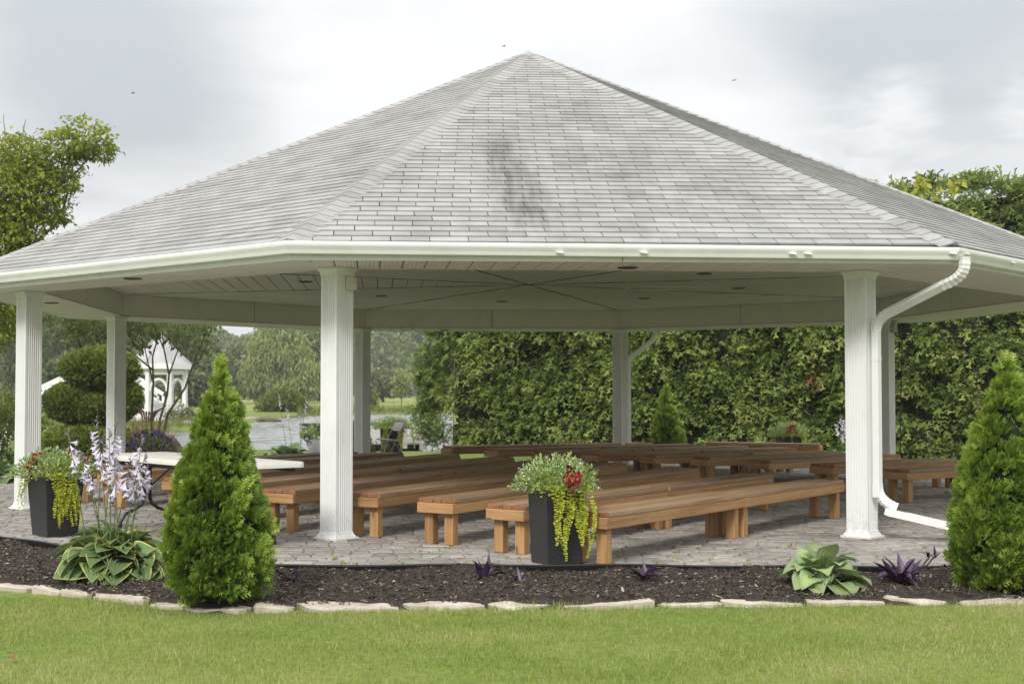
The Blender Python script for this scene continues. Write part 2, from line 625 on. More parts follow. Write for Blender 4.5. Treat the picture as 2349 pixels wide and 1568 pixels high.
M['mulch'] = simple('bark_mulch_bed', (.046, .034, .026), .95, .35, 30, 70, .9)
def chip_mat():
    m, nt, b = new_mat('bark_chips')
    lk(nt, ramp_n(nt, attr(nt, 'tint'), [(0, (.018, .013, .010)), (.5, (.048, .035, .026)), (.8, (.095, .067, .048)), (.95, (.19, .145, .105)), (1, (.42, .36, .28))]), b.inputs['Base Color'])
    set_in(b, rough=.85, spec=.3)
    return m
M['chips'] = chip_mat()
M['edging'] = simple('black_plastic_edging', (.022, .023, .025), .45, .2, 10)
M['stone'] = simple('pale_limestone', (.52, .48, .41), .9, .12, 7, 40, .6, c2=(.40, .34, .26))
M['boulder'] = simple('brown_boulder', (.13, .09, .06), .85, .3, 4, 30, .6)
M['rock'] = simple('shore_rock', (.36, .31, .27), .9, .2, 3, 20, .5)


def lawn_mat():
    m, nt, b = new_mat('lawn_ground')
    p = wpos(nt)
    a = noise(nt, p, .9, 4, .6)
    c = noise(nt, p, 14, 4, .7)
    col = ramp_n(nt, a, [(.3, (.125, .185, .035)), (.5, (.185, .245, .055)), (.7, (.24, .275, .08))])
    col = mix_c(nt, 1.0, col, ramp_n(nt, c, [(.3, .6), (.7, 1.15)]), 'MULTIPLY')
    # far meadow is lighter and yellower
    sp = nd(nt, 'ShaderNodeSeparateXYZ'); lk(nt, p, sp.inputs[0])
    far = nd(nt, 'ShaderNodeMapRange'); lk(nt, sp.outputs[1], far.inputs[0])
    far.inputs[1].default_value, far.inputs[2].default_value = 58, 95
    mead = ramp_n(nt, noise(nt, coords_pos(nt, p, (.02, .15, 1)), 1.0, 4), [(.3, (.20, .25, .06)), (.7, (.30, .32, .10))])
    col = mix_c(nt, far.outputs[0], col, mead)
    lk(nt, col, b.inputs['Base Color'])
    set_in(b, rough=.9, spec=.15)
    bump(nt, b, c, .6, .03)
    return m
M['lawn'] = lawn_mat()
M['grass'] = leafy('grass_blades', [(0, (.13, .20, .032)), (.3, (.225, .305, .058)), (.55, (.31, .365, .09)), (.78, (.40, .40, .15)), (1, (.50, .45, .26))], .5, .3, .75, 1.1)
M['reed'] = leafy('reeds', [(0, (.10, .14, .03)), (.5, (.18, .21, .06)), (1, (.26, .24, .11))], .6, .3)

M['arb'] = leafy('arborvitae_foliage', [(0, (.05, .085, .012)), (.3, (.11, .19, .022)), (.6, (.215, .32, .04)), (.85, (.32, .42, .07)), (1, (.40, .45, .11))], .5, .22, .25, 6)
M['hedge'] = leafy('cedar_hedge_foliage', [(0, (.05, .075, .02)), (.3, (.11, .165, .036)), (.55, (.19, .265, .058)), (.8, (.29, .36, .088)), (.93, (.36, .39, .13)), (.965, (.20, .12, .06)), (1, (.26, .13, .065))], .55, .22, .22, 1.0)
M['inner'] = simple('inner_twigs', (.020, .026, .009), .95, .3, 8, 30, .6)
M['topiary'] = leafy('juniper_needles', [(0, (.05, .08, .018)), (.4, (.14, .19, .036)), (.75, (.25, .30, .05)), (1, (.33, .36, .075))], .6, .15, .3, 3)
M['maple'] = leafy('maple_leaves', [(0, (.10, .14, .022)), (.35, (.24, .30, .04)), (.65, (.38, .42, .06)), (1, (.52, .50, .10))], .5, .4, .5, .8)
M['shrubleaf'] = leafy('tree_leaves', [(0, (.055, .085, .03)), (.4, (.10, .14, .045)), (.8, (.17, .20, .06)), (1, (.30, .28, .10))], .5, .35, .4, .8)
M['willow'] = leafy('weeping_leaves', [(0, (.17, .215, .07)), (.5, (.30, .345, .12)), (1, (.44, .46, .19))], .6, .3, .3, .3)
M['farwood'] = leafy('far_wood_leaves', [(0, (.06, .085, .045)), (.4, (.11, .145, .065)), (.75, (.165, .20, .085)), (1, (.23, .26, .11))], .7, .2, .55, .06)
M['olive'] = leafy('olive_bush_leaves', [(0, (.085, .10, .04)), (.5, (.15, .165, .065)), (1, (.24, .23, .10))], .6, .25, .3, .4)
M['brightbush'] = leafy('bright_bush_leaves', [(0, (.065, .10, .02)), (.5, (.13, .175, .03)), (1, (.22, .255, .06))], .55, .3, .3, 1)
M['bark'] = simple('brown_bark', (.10, .075, .055), .9, .3, 15, 60, .7)
M['twig'] = simple('dark_twig_bark', (.085, .065, .05), .85, .3, 20, 60, .5)


def hosta_mat(name, mid, edge, veins=.45, erange=(.62, .86)):
    m, nt, b = new_mat(name)
    e, u = attr(nt, 'edge'), attr(nt, 'across')
    wob = noise(nt, coords(nt, 'Object'), 9, 3)
    ee = math_n(nt, 'ADD', e, math_n(nt, 'MULTIPLY', math_n(nt, 'SUBTRACT', wob, .5), .55))
    mr = nd(nt, 'ShaderNodeMapRange'); lk(nt, ee, mr.inputs[0])
    mr.inputs[1].default_value, mr.inputs[2].default_value = erange
    vv = math_n(nt, 'SINE', math_n(nt, 'MULTIPLY', u, 26))
    c = mix_c(nt, ramp_n(nt, vv, [(0, 0.0), (1, veins)]), mid, tuple(min(1, x * 1.45 + .015) for x in mid))
    c = mix_c(nt, mr.outputs[0], c, edge)
    c = mix_c(nt, 1.0, c, ramp_n(nt, orand(nt), [(0, .72), (1, 1.2)]), 'MULTIPLY')
    lk(nt, c, b.inputs['Base Color'])
    set_in(b, rough=.42, spec=.4)
    bump(nt, b, vv, .4, .006)
    tr = nd(nt, 'ShaderNodeBsdfTranslucent'); lk(nt, c, tr.inputs[0])
    mx = nd(nt, 'ShaderNodeMixShader', i_0=.2)
    lk(nt, b.outputs[0], mx.inputs[1]); lk(nt, tr.outputs[0], mx.inputs[2])
    lk(nt, mx.outputs[0], nt.nodes['Material Output'].inputs[0])
    return m
M['hosta_a'] = hosta_mat('yellow_edged_hosta_leaf', (.15, .235, .085), (.54, .55, .19), .45, (.76, .95))
M['hosta_b'] = hosta_mat('blue_green_hosta_leaf', (.34, .42, .15), (.28, .38, .20), .3, (.25, .8))
M['hosta_c'] = hosta_mat('green_hosta_leaf', (.16, .25, .10), (.24, .34, .16), .3)
M['stem'] = simple('green_stem', (.13, .19, .07), .6, .15, 20)
M['lilac'] = simple('lilac_petal', (.72, .66, .79), .5, .1, 30, bstr=0)
M['bud'] = simple('mauve_bud', (.27, .2, .30), .6, .2, 30, bstr=0)
M['purple_leaf'] = simple('purple_leaf', (.075, .036, .085), .4, .3, 12, 60, .2)
M['jenny'] = leafy('golden_jenny_leaves', [(0, (.22, .29, .02)), (.5, (.42, .46, .035)), (1, (.62, .60, .07))], .5, .3, .2, 5)
M['frost'] = leafy('soft_green_leaves', [(0, (.17, .26, .075)), (.5, (.31, .42, .13)), (1, (.45, .55, .22))], .5, .3, .2, 5)
M['whitefl'] = simple('white_petals', (.80, .82, .76), .6, .05, 30, bstr=0)
M['red'] = simple('crimson_petals', (.44, .006, .018), .5, .3, 40, bstr=0)
M['darkred'] = simple('dark_crimson_petals', (.17, .006, .014), .5, .3, 40, bstr=0)
M['violet'] = simple('violet_petals', (.055, .018, .16), .55, .3, 40, bstr=0)
M['plume'] = leafy('red_brown_grass', [(0, (.10, .045, .03)), (.5, (.20, .09, .06)), (1, (.33, .19, .13))], .6, .3, .2, 3)


def wicker():
    m, nt, b = new_mat('charcoal_wicker')
    tc = nd(nt, 'ShaderNodeTexCoord')
    sp = nd(nt, 'ShaderNodeSeparateXYZ'); lk(nt, tc.outputs['Object'], sp.inputs[0])
    cb = nd(nt, 'ShaderNodeCombineXYZ')
    lk(nt, math_n(nt, 'ADD', sp.outputs[0], sp.outputs[1]), cb.inputs[0]); lk(nt, sp.outputs[2], cb.inputs[1])
    br = nd(nt, 'ShaderNodeTexBrick', i_Scale=1.0)
    lk(nt, cb.outputs[0], br.inputs['Vector'])
    br.inputs['Brick Width'].default_value, br.inputs['Row Height'].default_value = .026, .011
    br.inputs['Mortar Size'].default_value = .0022
    br.inputs['Mortar Smooth'].default_value = .8
    br.inputs['Color1'].default_value, br.inputs['Color2'].default_value = (.03, .03, .033, 1), (.042, .042, .046, 1)
    br.inputs['Mortar'].default_value = (.008, .008, .009, 1)
    lk(nt, br.outputs['Color'], b.inputs['Base Color'])
    set_in(b, rough=.42, spec=.5)
    inv = math_n(nt, 'SUBTRACT', 1.0, br.outputs['Fac'])
    bump(nt, b, inv, .9, .006)
    return m
M['wicker'] = wicker()
M['soil'] = simple('potting_soil', (.03, .022, .016), .95, .3, 30, 60, .6)
M['plastic_white'] = simple('white_table_plastic', (.74, .72, .66), .35, .04, 3, 200, .05)
M['black_metal'] = simple('black_steel', (.02, .02, .022), .4, .2, 20, bstr=0)
M['chair_metal'] = simple('grey_chair_steel', (.32, .30, .29), .4, .1, 10, bstr=0)
M['chair_plastic'] = simple('beige_chair_plastic', (.42, .39, .37), .45, .08, 6, bstr=0)
M['gazebo'] = simple('gazebo_white', (.82, .82, .82), .5, .05, 2, bstr=0)
M['gazebo_roof'] = simple('gazebo_shingle', (.45, .445, .45), .85, .12, 1.5, 12, .4)
M['maroon'] = simple('maroon_glaze', (.045, .012, .012), .35, .2, 8, bstr=0)
M['lightgrey'] = simple('grey_box', (.45, .44, .42), .5, .1, 10, bstr=0)
M['cream'] = simple('cream_socket_box', (.62, .60, .50), .45, .05, 10, bstr=0)
M['deck'] = simple('shadowed_underlay', (.15, .148, .142), .95, .15, 9, bstr=0)
M['lamp_dark'] = simple('dark_lamp_recess', (.06, .055, .05), .6, .1, 10, bstr=0)
M['bird'] = simple('dark_feathers', (.06, .06, .06), .8, bstr=0)
M['deadleaf'] = simple('yellow_fallen_leaf', (.50, .33, .05), .7, .2, 30, bstr=0)
M['brownleaf'] = simple('brown_fallen_leaf', (.20, .09, .05), .8, .2, 30, bstr=0)


def water_mat():
    m, nt, b = new_mat('pond_water')
    b.inputs['Base Color'].default_value = (.13, .14, .125, 1)
    set_in(b, rough=.06, ior=1.33)
    p = wpos(nt)
    w = noise(nt, coords_pos(nt, p, (5, 11, 1)), 1.0, 3, .6, .4)
    bump(nt, b, w, .25, .02)
    return m
M['water'] = water_mat()

# ------------------------------------------------------------------ terrain, pond, patio, bed
def sstep(x, a, b):
    t = np.clip((x - a) / (b - a), 0, 1)
    return t * t * (3 - 2 * t)


def pond_amount(x, y):
    wob = .5 * np.sin(x * .9) + .4 * np.sin(x * .37 + 1) + .35 * np.sin(y * .5)
    near = 14.6 + wob * .4 + sstep(x, 2, 9) * 6
    far = np.where(x < -9.0, 34 + wob, 66 + (x + 9) * 1.15 + wob)
    far = np.where(x > 8, 85 + wob, far)
    left = -8.9 - (y - 15) * .3
    left = np.where(y > 30, -40, left)
    a = sstep(y - near, -.6, .8) * sstep(far - y, -.8, 1.2) * sstep(x - left, -.6, 1.0) * sstep(26 - x, -1, 1)
    return a


def terrain_z(x, y):
    p = pond_amount(x, y)
    z = -.065 + .05 * np.sin(x * .21 + 1) * np.sin(y * .17) * sstep(np.hypot(x, y), 12, 30)
    z = z + sstep(y, 100, 500) * 2.0
    return z * (1 - p) - .75 * p


def build_ground():
    def ax(lo, a, b, hi, st, n):
        g = np.linspace(0, 1, n) ** 2.2
        return np.unique(np.concatenate([a - (a - lo) * g[::-1], np.arange(a, b, st), b + (hi - b) * g]).round(3))
    xs = ax(-500, -46, 40, 500, 1.1, 26)
    ys = ax(-200, -22, 112, 650, 1.1, 26)
    X, Y = np.meshgrid(xs, ys)
    Z = terrain_z(X, Y)
    V = np.stack([X, Y, Z], -1).reshape(-1, 3)
    i, j = np.meshgrid(np.arange(len(ys) - 1), np.arange(len(xs) - 1), indexing='ij')
    a = i * len(xs) + j
    F = np.stack([a, a + 1, a + 1 + len(xs), a + len(xs)], -1).reshape(-1, 4)
    me = smooth(fastmesh('lawn', V, F))
    tag(obj('lawn', me, None, M['lawn']), 'mown green lawn and far meadow around the pond', 'lawn', kind='structure')
    gx, gy = np.meshgrid(np.arange(-46, 27, .28), np.arange(12, 106, .24))
    gz = -.235 + 1.35 * (.013 * np.sin(gy * 7.3 + 1.1 * np.sin(gx * .8) + .6 * np.sin(gx * 2.3 + gy * .4)) + .010 * np.sin(gy * 4.6 - gx * 1.3 + np.sin(gx * .5 + gy * .2)) + .007 * np.sin(gy * 9.7 + gx * 2.9) + .004 * np.sin(gx * 6.1 - gy * 3.0))
    ri, ci = gx.shape
    i, j = np.meshgrid(np.arange(ri - 1), np.arange(ci - 1), indexing='ij')
    a = i * ci + j
    w = smooth(fastmesh('pond_water', np.stack([gx, gy, gz], -1).reshape(-1, 3), np.stack([a, a + 1, a + 1 + ci, a + ci], -1).reshape(-1, 4)))
    tag(obj('pond_water', w, None, M['water']), 'rippled grey pond water reflecting the overcast sky', 'water', kind='structure')


build_ground()
OCT = [(7.98 / math.cos(PI / 8) * math.cos(R_(-112.5 + 45 * k)), 7.98 / math.cos(PI / 8) * math.sin(R_(-112.5 + 45 * k))) for k in range(8)]


def paver_rings(poly, jz=0.0):
    a, b = inset_poly(poly, .003), inset_poly(poly, .014)
    return a, b


def paver_mesh(poly):
    b = inset_poly(poly, .013)
    if len(b) != len(poly): return None
    return MB().rings([[(x, y, -.03) for x, y in poly], [(x, y, -.009) for x, y in poly], [(x, y, 0) for x, y in b]])


def build_patio():
    base = MB().prism(OCT, -.075, -.014)
    pat = tag(obj('patio', base, None, M['sand']), 'worn grey paved patio under the pavilion', 'patio', kind='structure')
    LENS = (.15, .20, .25)
    shared = {L: paver_mesh([(-L / 2 + .003, -.072), (L / 2 - .003, -.072), (L / 2 - .003, .072), (-L / 2 + .003, .072)]).mesh('paver') for L in LENS}
    for me in shared.values(): me.materials.append(M['paver'])
    rnd = random.Random(3)
    cand = []
    y = -7.98 + .076
    while y < 8.1:
        x = -8.4 + rnd.uniform(0, .2)
        while x < 8.4:
            L = rnd.choice(LENS)
            cand.append((x + L / 2, y, L))
            x += L
        y += .15

    def inside(poly):
        for k in range(8):
            t = R_(-90 + 45 * k)
            poly = clip_poly(poly, math.cos(t), math.sin(t), 7.975)
            if len(poly) < 3: return []
        return poly
    near, rest = [], []
    for c in cand:
        d = math.hypot(c[0] - CAM[0], c[1] - CAM[1])
        sx = (c[0] - CAM[0]) / (c[1] - CAM[1])
        if -.30 < sx < .44 and c[1] < -5.3 and max(abs(c[0]), 0) + abs(c[1]) < 11.0 and not (-3.3 < c[0] < -2.5 and c[1] < -7.0):
            near.append((d, c))
        else:
            rest.append(c)
    near.sort()
    rest += [c for _, c in near[300:]]
    for d, (x, y, L) in near[:300]:
        obj('paver', shared[L], pat, None, (x, y, rnd.gauss(0, .0022)), (rnd.gauss(0, .012), rnd.gauss(0, .009), rnd.gauss(0, .012)))
    V, F, T = [], [], []
    tops = MB(); tint = []
    for (x, y, L) in rest:
        hx, hy = L / 2 - .003, .072
        th, dz = rnd.gauss(0, .012), rnd.gauss(0, .0022)
        c, s = math.cos(th), math.sin(th)
        poly = [(x + a * c - b * s, y + a * s + b * c) for a, b in ((-hx, -hy), (hx, -hy), (hx, hy), (-hx, hy))]
        poly = inside(poly)
        if len(poly) < 3 or abs(area(poly)) < .002: continue
        b = inset_poly(poly, .012)
        if len(b) != len(poly): continue
        n0 = len(tops.v)
        tops.rings([[(p[0], p[1], -.013) for p in poly], [(p[0], p[1], -.009 + dz) for p in poly], [(p[0], p[1], dz) for p in b]])
        tint += [rnd.random()] * (len(tops.v) - n0)
    me = tops.mesh('paver_field')
    a = me.attributes.new('tint', 'FLOAT', 'POINT'); a.data.foreach_set('value', np.array(tint, np.float32))
    tag(obj('paver_field', me, pat, M['paver_f']), kind='stuff')


build_patio()

BED_IN = [(-8.3, -2.6), (-7.98, -3.31), (-5.34, -5.93), (-3.31, -7.98), (0, -7.98), (3.31, -7.98), (5.7, -5.6), (7.98, -3.3)]
BED_OUT = [(-9.5, -4.0), (-7.4, -6.2), (-5.6, -7.9), (-4.43, -8.72), (-3.37, -9.38), (-2.75, -9.73), (-1.39, -9.59), (0, -9.50), (1.45, -9.38), (2.03, -9.34), (3.4, -9.28), (5.2, -8.25), (8.6, -5.8)]


def along(path, n):
    P = np.array(path, float)
    l = np.concatenate([[0], np.cumsum(np.hypot(*np.diff(P, axis=0).T))])
    t = np.linspace(0, l[-1], n)
    return np.stack([np.interp(t, l, P[:, 0]), np.interp(t, l, P[:, 1])], 1)


def bed_z(x, y):
    return -.016 + .014 * np.sin(x * 5.1 + y * 2.2) + .012 * np.sin(y * 7.3 - x * 3.1) + .008 * np.sin(x * 17 + y * 13)


def build_bed():
    n, k = 260, 22
    A, B = along(BED_IN, n), along(BED_OUT, n)
    t = np.linspace(-.015, 1.07, k)[None, :, None]
    G = A[:, None] * (1 - t) + B[:, None] * t
    Z = bed_z(G[..., 0], G[..., 1]) - np.clip(t[..., 0] - .955, 0, 1) * .75
    V = np.concatenate([G, Z[..., None]], -1).reshape(-1, 3)
    i, j = np.meshgrid(np.arange(n - 1), np.arange(k - 1), indexing='ij')
    a = i * k + j
    F = np.stack([a, a + k, a + k + 1, a + 1], -1).reshape(-1, 4)
    tag(obj('mulch_bed', smooth(fastmesh('mulch_bed', V, F)), None, M['mulch']), 'dark bark mulch flower bed between patio and lawn', 'flower bed', kind='structure')
    m = 60000
    s, u = rng.random(m), rng.random(m)
    lo, hi = .22, .80
    s = lo + (hi - lo) * s
    idx = (s * (n - 1)).astype(int)
    P2 = A[idx] * (1 - u[:, None]) + B[idx] * u[:, None] + rng.normal(0, .02, (m, 2))
    P = np.concatenate([P2, (bed_z(P2[:, 0], P2[:, 1]) + .004 + .008 * rng.random(m))[:, None]], 1)
    d = rng.normal(size=(m, 3)); d[:, 2] *= .3
    nr = rng.normal(size=(m, 3)) * .5 + np.array([0, 0, 1.0])
    chip = ([(-.14, -.5, 0), (.16, -.42, .03), (.12, .5, 0), (-.15, .4, .04), (0, 0, .16)], [(0, 1, 4), (1, 2, 4), (2, 3, 4), (3, 0, 4)])
    me = scatter('bark_chips', chip, P, frames(d, nr), np.clip(rng.lognormal(-4.15, .5, m), .006, .06), rng.random(m))
    tag(obj('bark_chips', me, None, M['chips']), 'loose dark and tan bark chips covering the flower bed', 'mulch', kind='stuff')
    # black plastic edging
    e = MB()
    P = along(BED_IN[1:], 130)
    pts = [(p[0] * 1.004, p[1] * 1.004, .007 + .005 * math.sin(i * .7) + .004 * math.sin(i * .23)) for i, p in enumerate(P)]
    e.sweep(pts, [(-.006, -.09), (.006, -.09), (.006, .0), (.012, .006), (.0, .014), (-.012, .006), (-.006, 0)])
    tag(obj('bed_edging', smooth(e.mesh('bed_edging')), None, M['edging']), 'thin black plastic edging strip between mulch and pavers', 'edging')
    # stone border
    root = tag(empty('stone_border', (0, -9.7, -.05)), 'row of flat pale limestone pieces bordering lawn and mulch', 'stone border')
    rnd = random.Random(11)
    P = np.array(BED_OUT, float)
    l = np.concatenate([[0], np.cumsum(np.hypot(*np.diff(P, axis=0).T))])
    s = l[2] - .5
    while s < l[10] + 1.0:
        L = rnd.choice((.28, .36, .45, .55, .68))
        c = np.array([np.interp(s + L / 2, l, P[:, k]) for k in (0, 1)])
        q = np.array([np.interp(s + L / 2 + .05, l, P[:, k]) for k in (0, 1)]) - c
        ang = math.atan2(q[1], q[0]) + rnd.gauss(0, .06)
        w, h = rnd.uniform(.17, .26), rnd.uniform(.006, .026)
        nn = 13
        ring = []
        for k in range(nn):
            a = 2 * PI * k / nn
            ca, sa = math.cos(a), math.sin(a)
            r = 1 / max(abs(ca) ** 4 + abs(sa) ** 4, .01) ** (1 / 4)
            ring.append((ca * r * L / 2 * rnd.uniform(.80, 1.0), sa * r * w / 2 * rnd.uniform(.55, 1.0)))
        mb = MB().rings([[(x * .95, y * .95, -.05) for x, y in ring], [(x, y, h * .45 + rnd.gauss(0, .006)) for x, y in ring],
                         [(x * .97, y * .93, h * .8 + rnd.gauss(0, .005)) for x, y in ring], [(x * .90, y * .82, h + rnd.gauss(0, .003)) for x, y in ring], [(x * .4, y * .35, h + rnd.gauss(0, .003)) for x, y in ring]])
        o = obj('stone', mb, root, M['stone'], (c[0], c[1] + 9.7, .0), (rnd.gauss(0, .05), rnd.gauss(0, .04), ang))
        s += L + rnd.choice((-.03, -.01, .0, .01, .05))


build_bed()


def build_grass():
    n = 330000
    # denser towards the camera's view
    Y = -13.4 + 4.2 * rng.random(n)
    X = -6.2 + 10.6 * rng.random(n)
    P = np.array(BED_OUT, float)
    lim = np.interp(X, P[:, 0], P[:, 1]) - .045 + rng.normal(0, .05, n)
    keep = Y < lim
    X, Y = X[keep], Y[keep]
    n = len(X)
    near_edge = np.clip(1 - (np.interp(X, P[:, 0], P[:, 1]) - Y) / .16, 0, 1)
    h = np.clip(rng.normal(.027, .009, n), .010, .07) * (1 + .8 * near_edge * rng.random(n))
    patch = .5 + .5 * np.sin(X * 3.1 + np.sin(Y * 4.3)) * np.sin(Y * 2.7 + X)
    h *= .8 + .4 * patch
    Pz = np.stack([X, Y, np.full(n, -.068)], 1)
    d = rng.normal(0, .42, (n, 3)); d[:, 2] = 1
    nr = rng.normal(size=(n, 3))
    bl = ([(-.05, 0, 0), (.05, 0, 0), (.035, .55, .10), (0, 1, .38), (-.035, .55, .10)], [(0, 1, 2, 4), (4, 2, 3, 3)])
    tv = [(-.05, 0, 0), (.05, 0, 0), (.0, 1, .34), (-.03, .55, .08), (.03, .55, .08)]
    tf = [(0, 1, 4), (0, 4, 3), (3, 4, 2)]
    t = np.clip(rng.beta(2.2, 2.6, n) * .8 + .1 + .10 * (patch - .5) + .16 * np.sin(X * 1.3 + 2 * np.sin(Y * 1.1)) * np.sin(Y * 2.1 + 1), 0, 1)
    cell = rng.random((60, 120))
    ci, cj = (Y + 13.6) / .11 + rng.normal(0, .5, n), (X + 6.4) / .13 + rng.normal(0, .5, n)
    t = np.clip(t + .26 * (cell[np.clip(ci, 0, 59).astype(int), np.clip(cj, 0, 119).astype(int)] - .5), 0, 1)
    big = rng.random((10, 20))
    t = np.clip(t + .22 * (big[np.clip((Y + 13.6 + rng.normal(0, .12, n)) / .55, 0, 9).astype(int), np.clip((X + 6.4 + rng.normal(0, .15, n)) / .7, 0, 19).astype(int)] - .5), 0, 1)
    t[rng.random(n) < .06] = .97
    me = scatter('grass', (tv, tf), Pz, frames(d, nr), h, t)
    tag(obj('grass', me, None, M['grass']), 'short mown grass blades of the front lawn', 'grass', kind='stuff')


build_grass()


def build_weeds():
    g = np.random.default_rng(17)
    n = 70
    c = np.stack([-2.2 + 6.0 * g.random(n), -7.95 + 1.6 * g.random(n) ** 1.6, np.zeros(n)], 1)
    k = np.repeat(np.arange(n), 7)
    P = c[k] + g.normal(0, .008, (len(k), 3)) * np.array([1.6, 1, 0])
    d = g.normal(0, .7, (len(k), 3)); d[:, 2] = .7
    me = scatter('joint_weeds', LEAF, P, frames(d, rand_dir(len(k))), .012 + .022 * g.random(len(k)), g.random(len(k)))
    tag(obj('joint_weeds', me, None, M['grass']), 'small weeds sprouting from the paver joints near the lawn edge', 'weeds', kind='stuff')


build_weeds()

# ------------------------------------------------------------------ the pavilion
CN = {'B': (-2.244, -6.078), 'C': (2.602, -5.860), 'H': (6.110, -2.218), 'D': (5.856, 2.858), 'E': (2.171, 6.065), 'F': (-2.496, 6.045), 'G': (-6.074, 2.120), 'A': (-5.933, -3.012)}
RING = [CN[k] for k in 'BCHDEFGA']
PC = (.0085, .0797)
ROT = .036
ZS, ZC, ZE, ZA = 2.461, 2.797, 2.606, 5.993
AP_F = 6.87                      # apothem of the fascia's outer face


def ev(ap, k):
    r = ap / math.cos(PI / 8)
    t = R_(-112.5 + 45 * k) + ROT
    return (PC[0] + r * math.cos(t), PC[1] + r * math.sin(t))


def offset_ring(pts, d):
    """closed ccw polygon moved outward by d (mitred)"""
    n = len(pts)
    L = []
    for i in range(n):
        p, q = pts[i], pts[(i + 1) % n]
        ex, ey = q[0] - p[0], q[1] - p[1]
        l = math.hypot(ex, ey)
        nx, ny = ey / l, -ex / l
        L.append((nx, ny, nx * p[0] + ny * p[1] + d))
    out = []
    for i in range(n):
        a1, b1, c1 = L[i - 1]
        a2, b2, c2 = L[i]
        det = a1 * b2 - a2 * b1
        out.append(((c1 * b2 - c2 * b1) / det, (a1 * c2 - a2 * c1) / det))
    return out


pav = tag(empty('pavilion', (PC[0], PC[1], 0)), 'large white octagonal picnic pavilion with a grey shingled roof', 'pavilion')
pav_inv = Matrix.Translation((-PC[0], -PC[1], 0))


def pobj(name, mb, m, parent=None, at_world=True):
    """mesh given in world coordinates, hung under the pavilion (or a part that sits at the pavilion's origin)"""
    me = mb.mesh(name) if isinstance(mb, MB) else mb
    if at_world: me.transform(pav_inv)
    return obj(name, me, parent or pav, m)


def build_columns():
    w, g = .208, .009
    prof = []
    for side in range(4):
        a = side * PI / 2
        pts = [(-w / 2, -w / 2)]
        nfl = 6
        m0 = .024
        st = (w - 2 * m0) / nfl
        for i in range(nfl):
            x0 = -w / 2 + m0 + i * st
            pts += [(x0 + st * .12, -w / 2), (x0 + st * .26, -w / 2 + g), (x0 + st * .74, -w / 2 + g), (x0 + st * .88, -w / 2)]
        prof += [(x * math.cos(a) - y * math.sin(a), x * math.sin(a) + y * math.cos(a)) for x, y in pts]
    col = MB().rings([[(x, y, .03) for x, y in prof], [(x, y, ZS - .004) for x, y in prof]]).mesh('column')

    def skirt(z0, zs):
        return MB().rings([[(sx * r, sy * r, z) for sx, sy in ((-1, -1), (1, -1), (1, 1), (-1, 1))] for r, z in zs])
    base = bevelled(skirt(0, [(.147, .001), (.147, .021), (.127, .025), (.122, .040), (.1125, .048), (.110, .066), (.1055, .070)]).mesh('base_trim'), .002)
    cap = bevelled(skirt(0, [(.1055, ZS - .075), (.110, ZS - .072), (.113, ZS - .045), (.130, ZS - .022), (.134, ZS - .003)]).mesh('cap_trim'), .002)
    col.materials.append(M['white']); base.materials.append(M['white']); cap.materials.append(M['white'])
    for i, (x, y) in enumerate(RING):
        o = obj('column', col, pav, None, (x - PC[0], y - PC[1], 0), (0, 0, R_(45) + .03))
        obj('base_trim', base, o)
        obj('cap_trim', cap, o)
    # boxes on two columns
    x, y = CN['B']
    b = MB().box(-.045, .045, -.028, .028, -.06, .06)
    b.box(-.036, .036, -.035, -.027, -.05, -.004); b.box(-.036, .036, -.035, -.027, .004, .05)
    obj('socket_box', bevelled(b.mesh('socket_box'), .003), pav, M['cream'], (x + .132 - PC[0], y - .062 - PC[1], 2.315), (0, 0, R_(45) + .03))
    x, y = CN['D']
    obj('junction_box', bevelled(MB().box(-.06, .06, -.04, .04, -.09, .09).mesh('junction_box'), .004), pav, M['lightgrey'], (x + .10 - PC[0], y - .10 - PC[1], 2.36), (0, 0, R_(45)))
    s = MB().box(-.09, .09, -.06, .06, -.035, .035)
    o = obj('floodlight', bevelled(s.mesh('floodlight'), .006), pav, M['black_metal'], (x + .30 - PC[0], y - .05 - PC[1], 2.30))
    c = MB().tube([(x + .27, y, 2.28), (x + .245, y - .02, 1.7), (x + .22, y - .02, 1.0), (x + .215, y, .05)], .009, 5)
    pobj('cable', c, M['black_metal'])


build_columns()


def build_beams():
    o_, i_ = offset_ring(RING, .10), offset_ring(RING, -.10)
    for k in range(8):
        k2 = (k + 1) % 8
        mb = MB()
        for t0, t1 in ((0.0, .4985), (.5015, 1.0)):
            def L(p, q, t): return (p[0] + (q[0] - p[0]) * t, p[1] + (q[1] - p[1]) * t)
            if t0 == 0: t0 = .0004
            if t1 == 1: t1 = .9996
            poly = [L(i_[k], i_[k2], t1), L(i_[k], i_[k2], t0), L(o_[k], o_[k2], t0), L(o_[k], o_[k2], t1)]
            poly = poly if area(poly) > 0 else poly[::-1]
            mb.prism(poly, ZS + .016, ZC + .05)
        pobj('beam', mb, M['beam'])


build_beams()


def panel_mesh(poly, z, ux, name):
    """one soffit panel: polygon (world xy), underside at z; ux = direction of its long axis"""
    n = len(poly)
    inn = inset_poly(poly, .006)
    if len(inn) != n: inn = poly
    rings = [[(x, y, z + .012) for x, y in poly], [(x, y, z + .004) for x, y in poly], [(x, y, z) for x, y in inn]]
    vs = [p for r in rings for p in r]
    fs = [tuple(range(2 * n, 3 * n))[::-1]]
    for i in range(2):
        for j in range(n):
            k = (j + 1) % n
            fs.append((i * n + j, (i + 1) * n + j, (i + 1) * n + k, i * n + k))
    me = bpy.data.meshes.new(name)
    me.from_pydata([(x - PC[0], y - PC[1], zz) for x, y, zz in vs], [], fs)
    uv = me.uv_layers.new(name='uv')
    for l in me.loops:
        x, y, _ = vs[l.vertex_index]
        uv.data[l.index].uv = (x * ux[0] + y * ux[1], -x * ux[1] + y * ux[0])
    return me


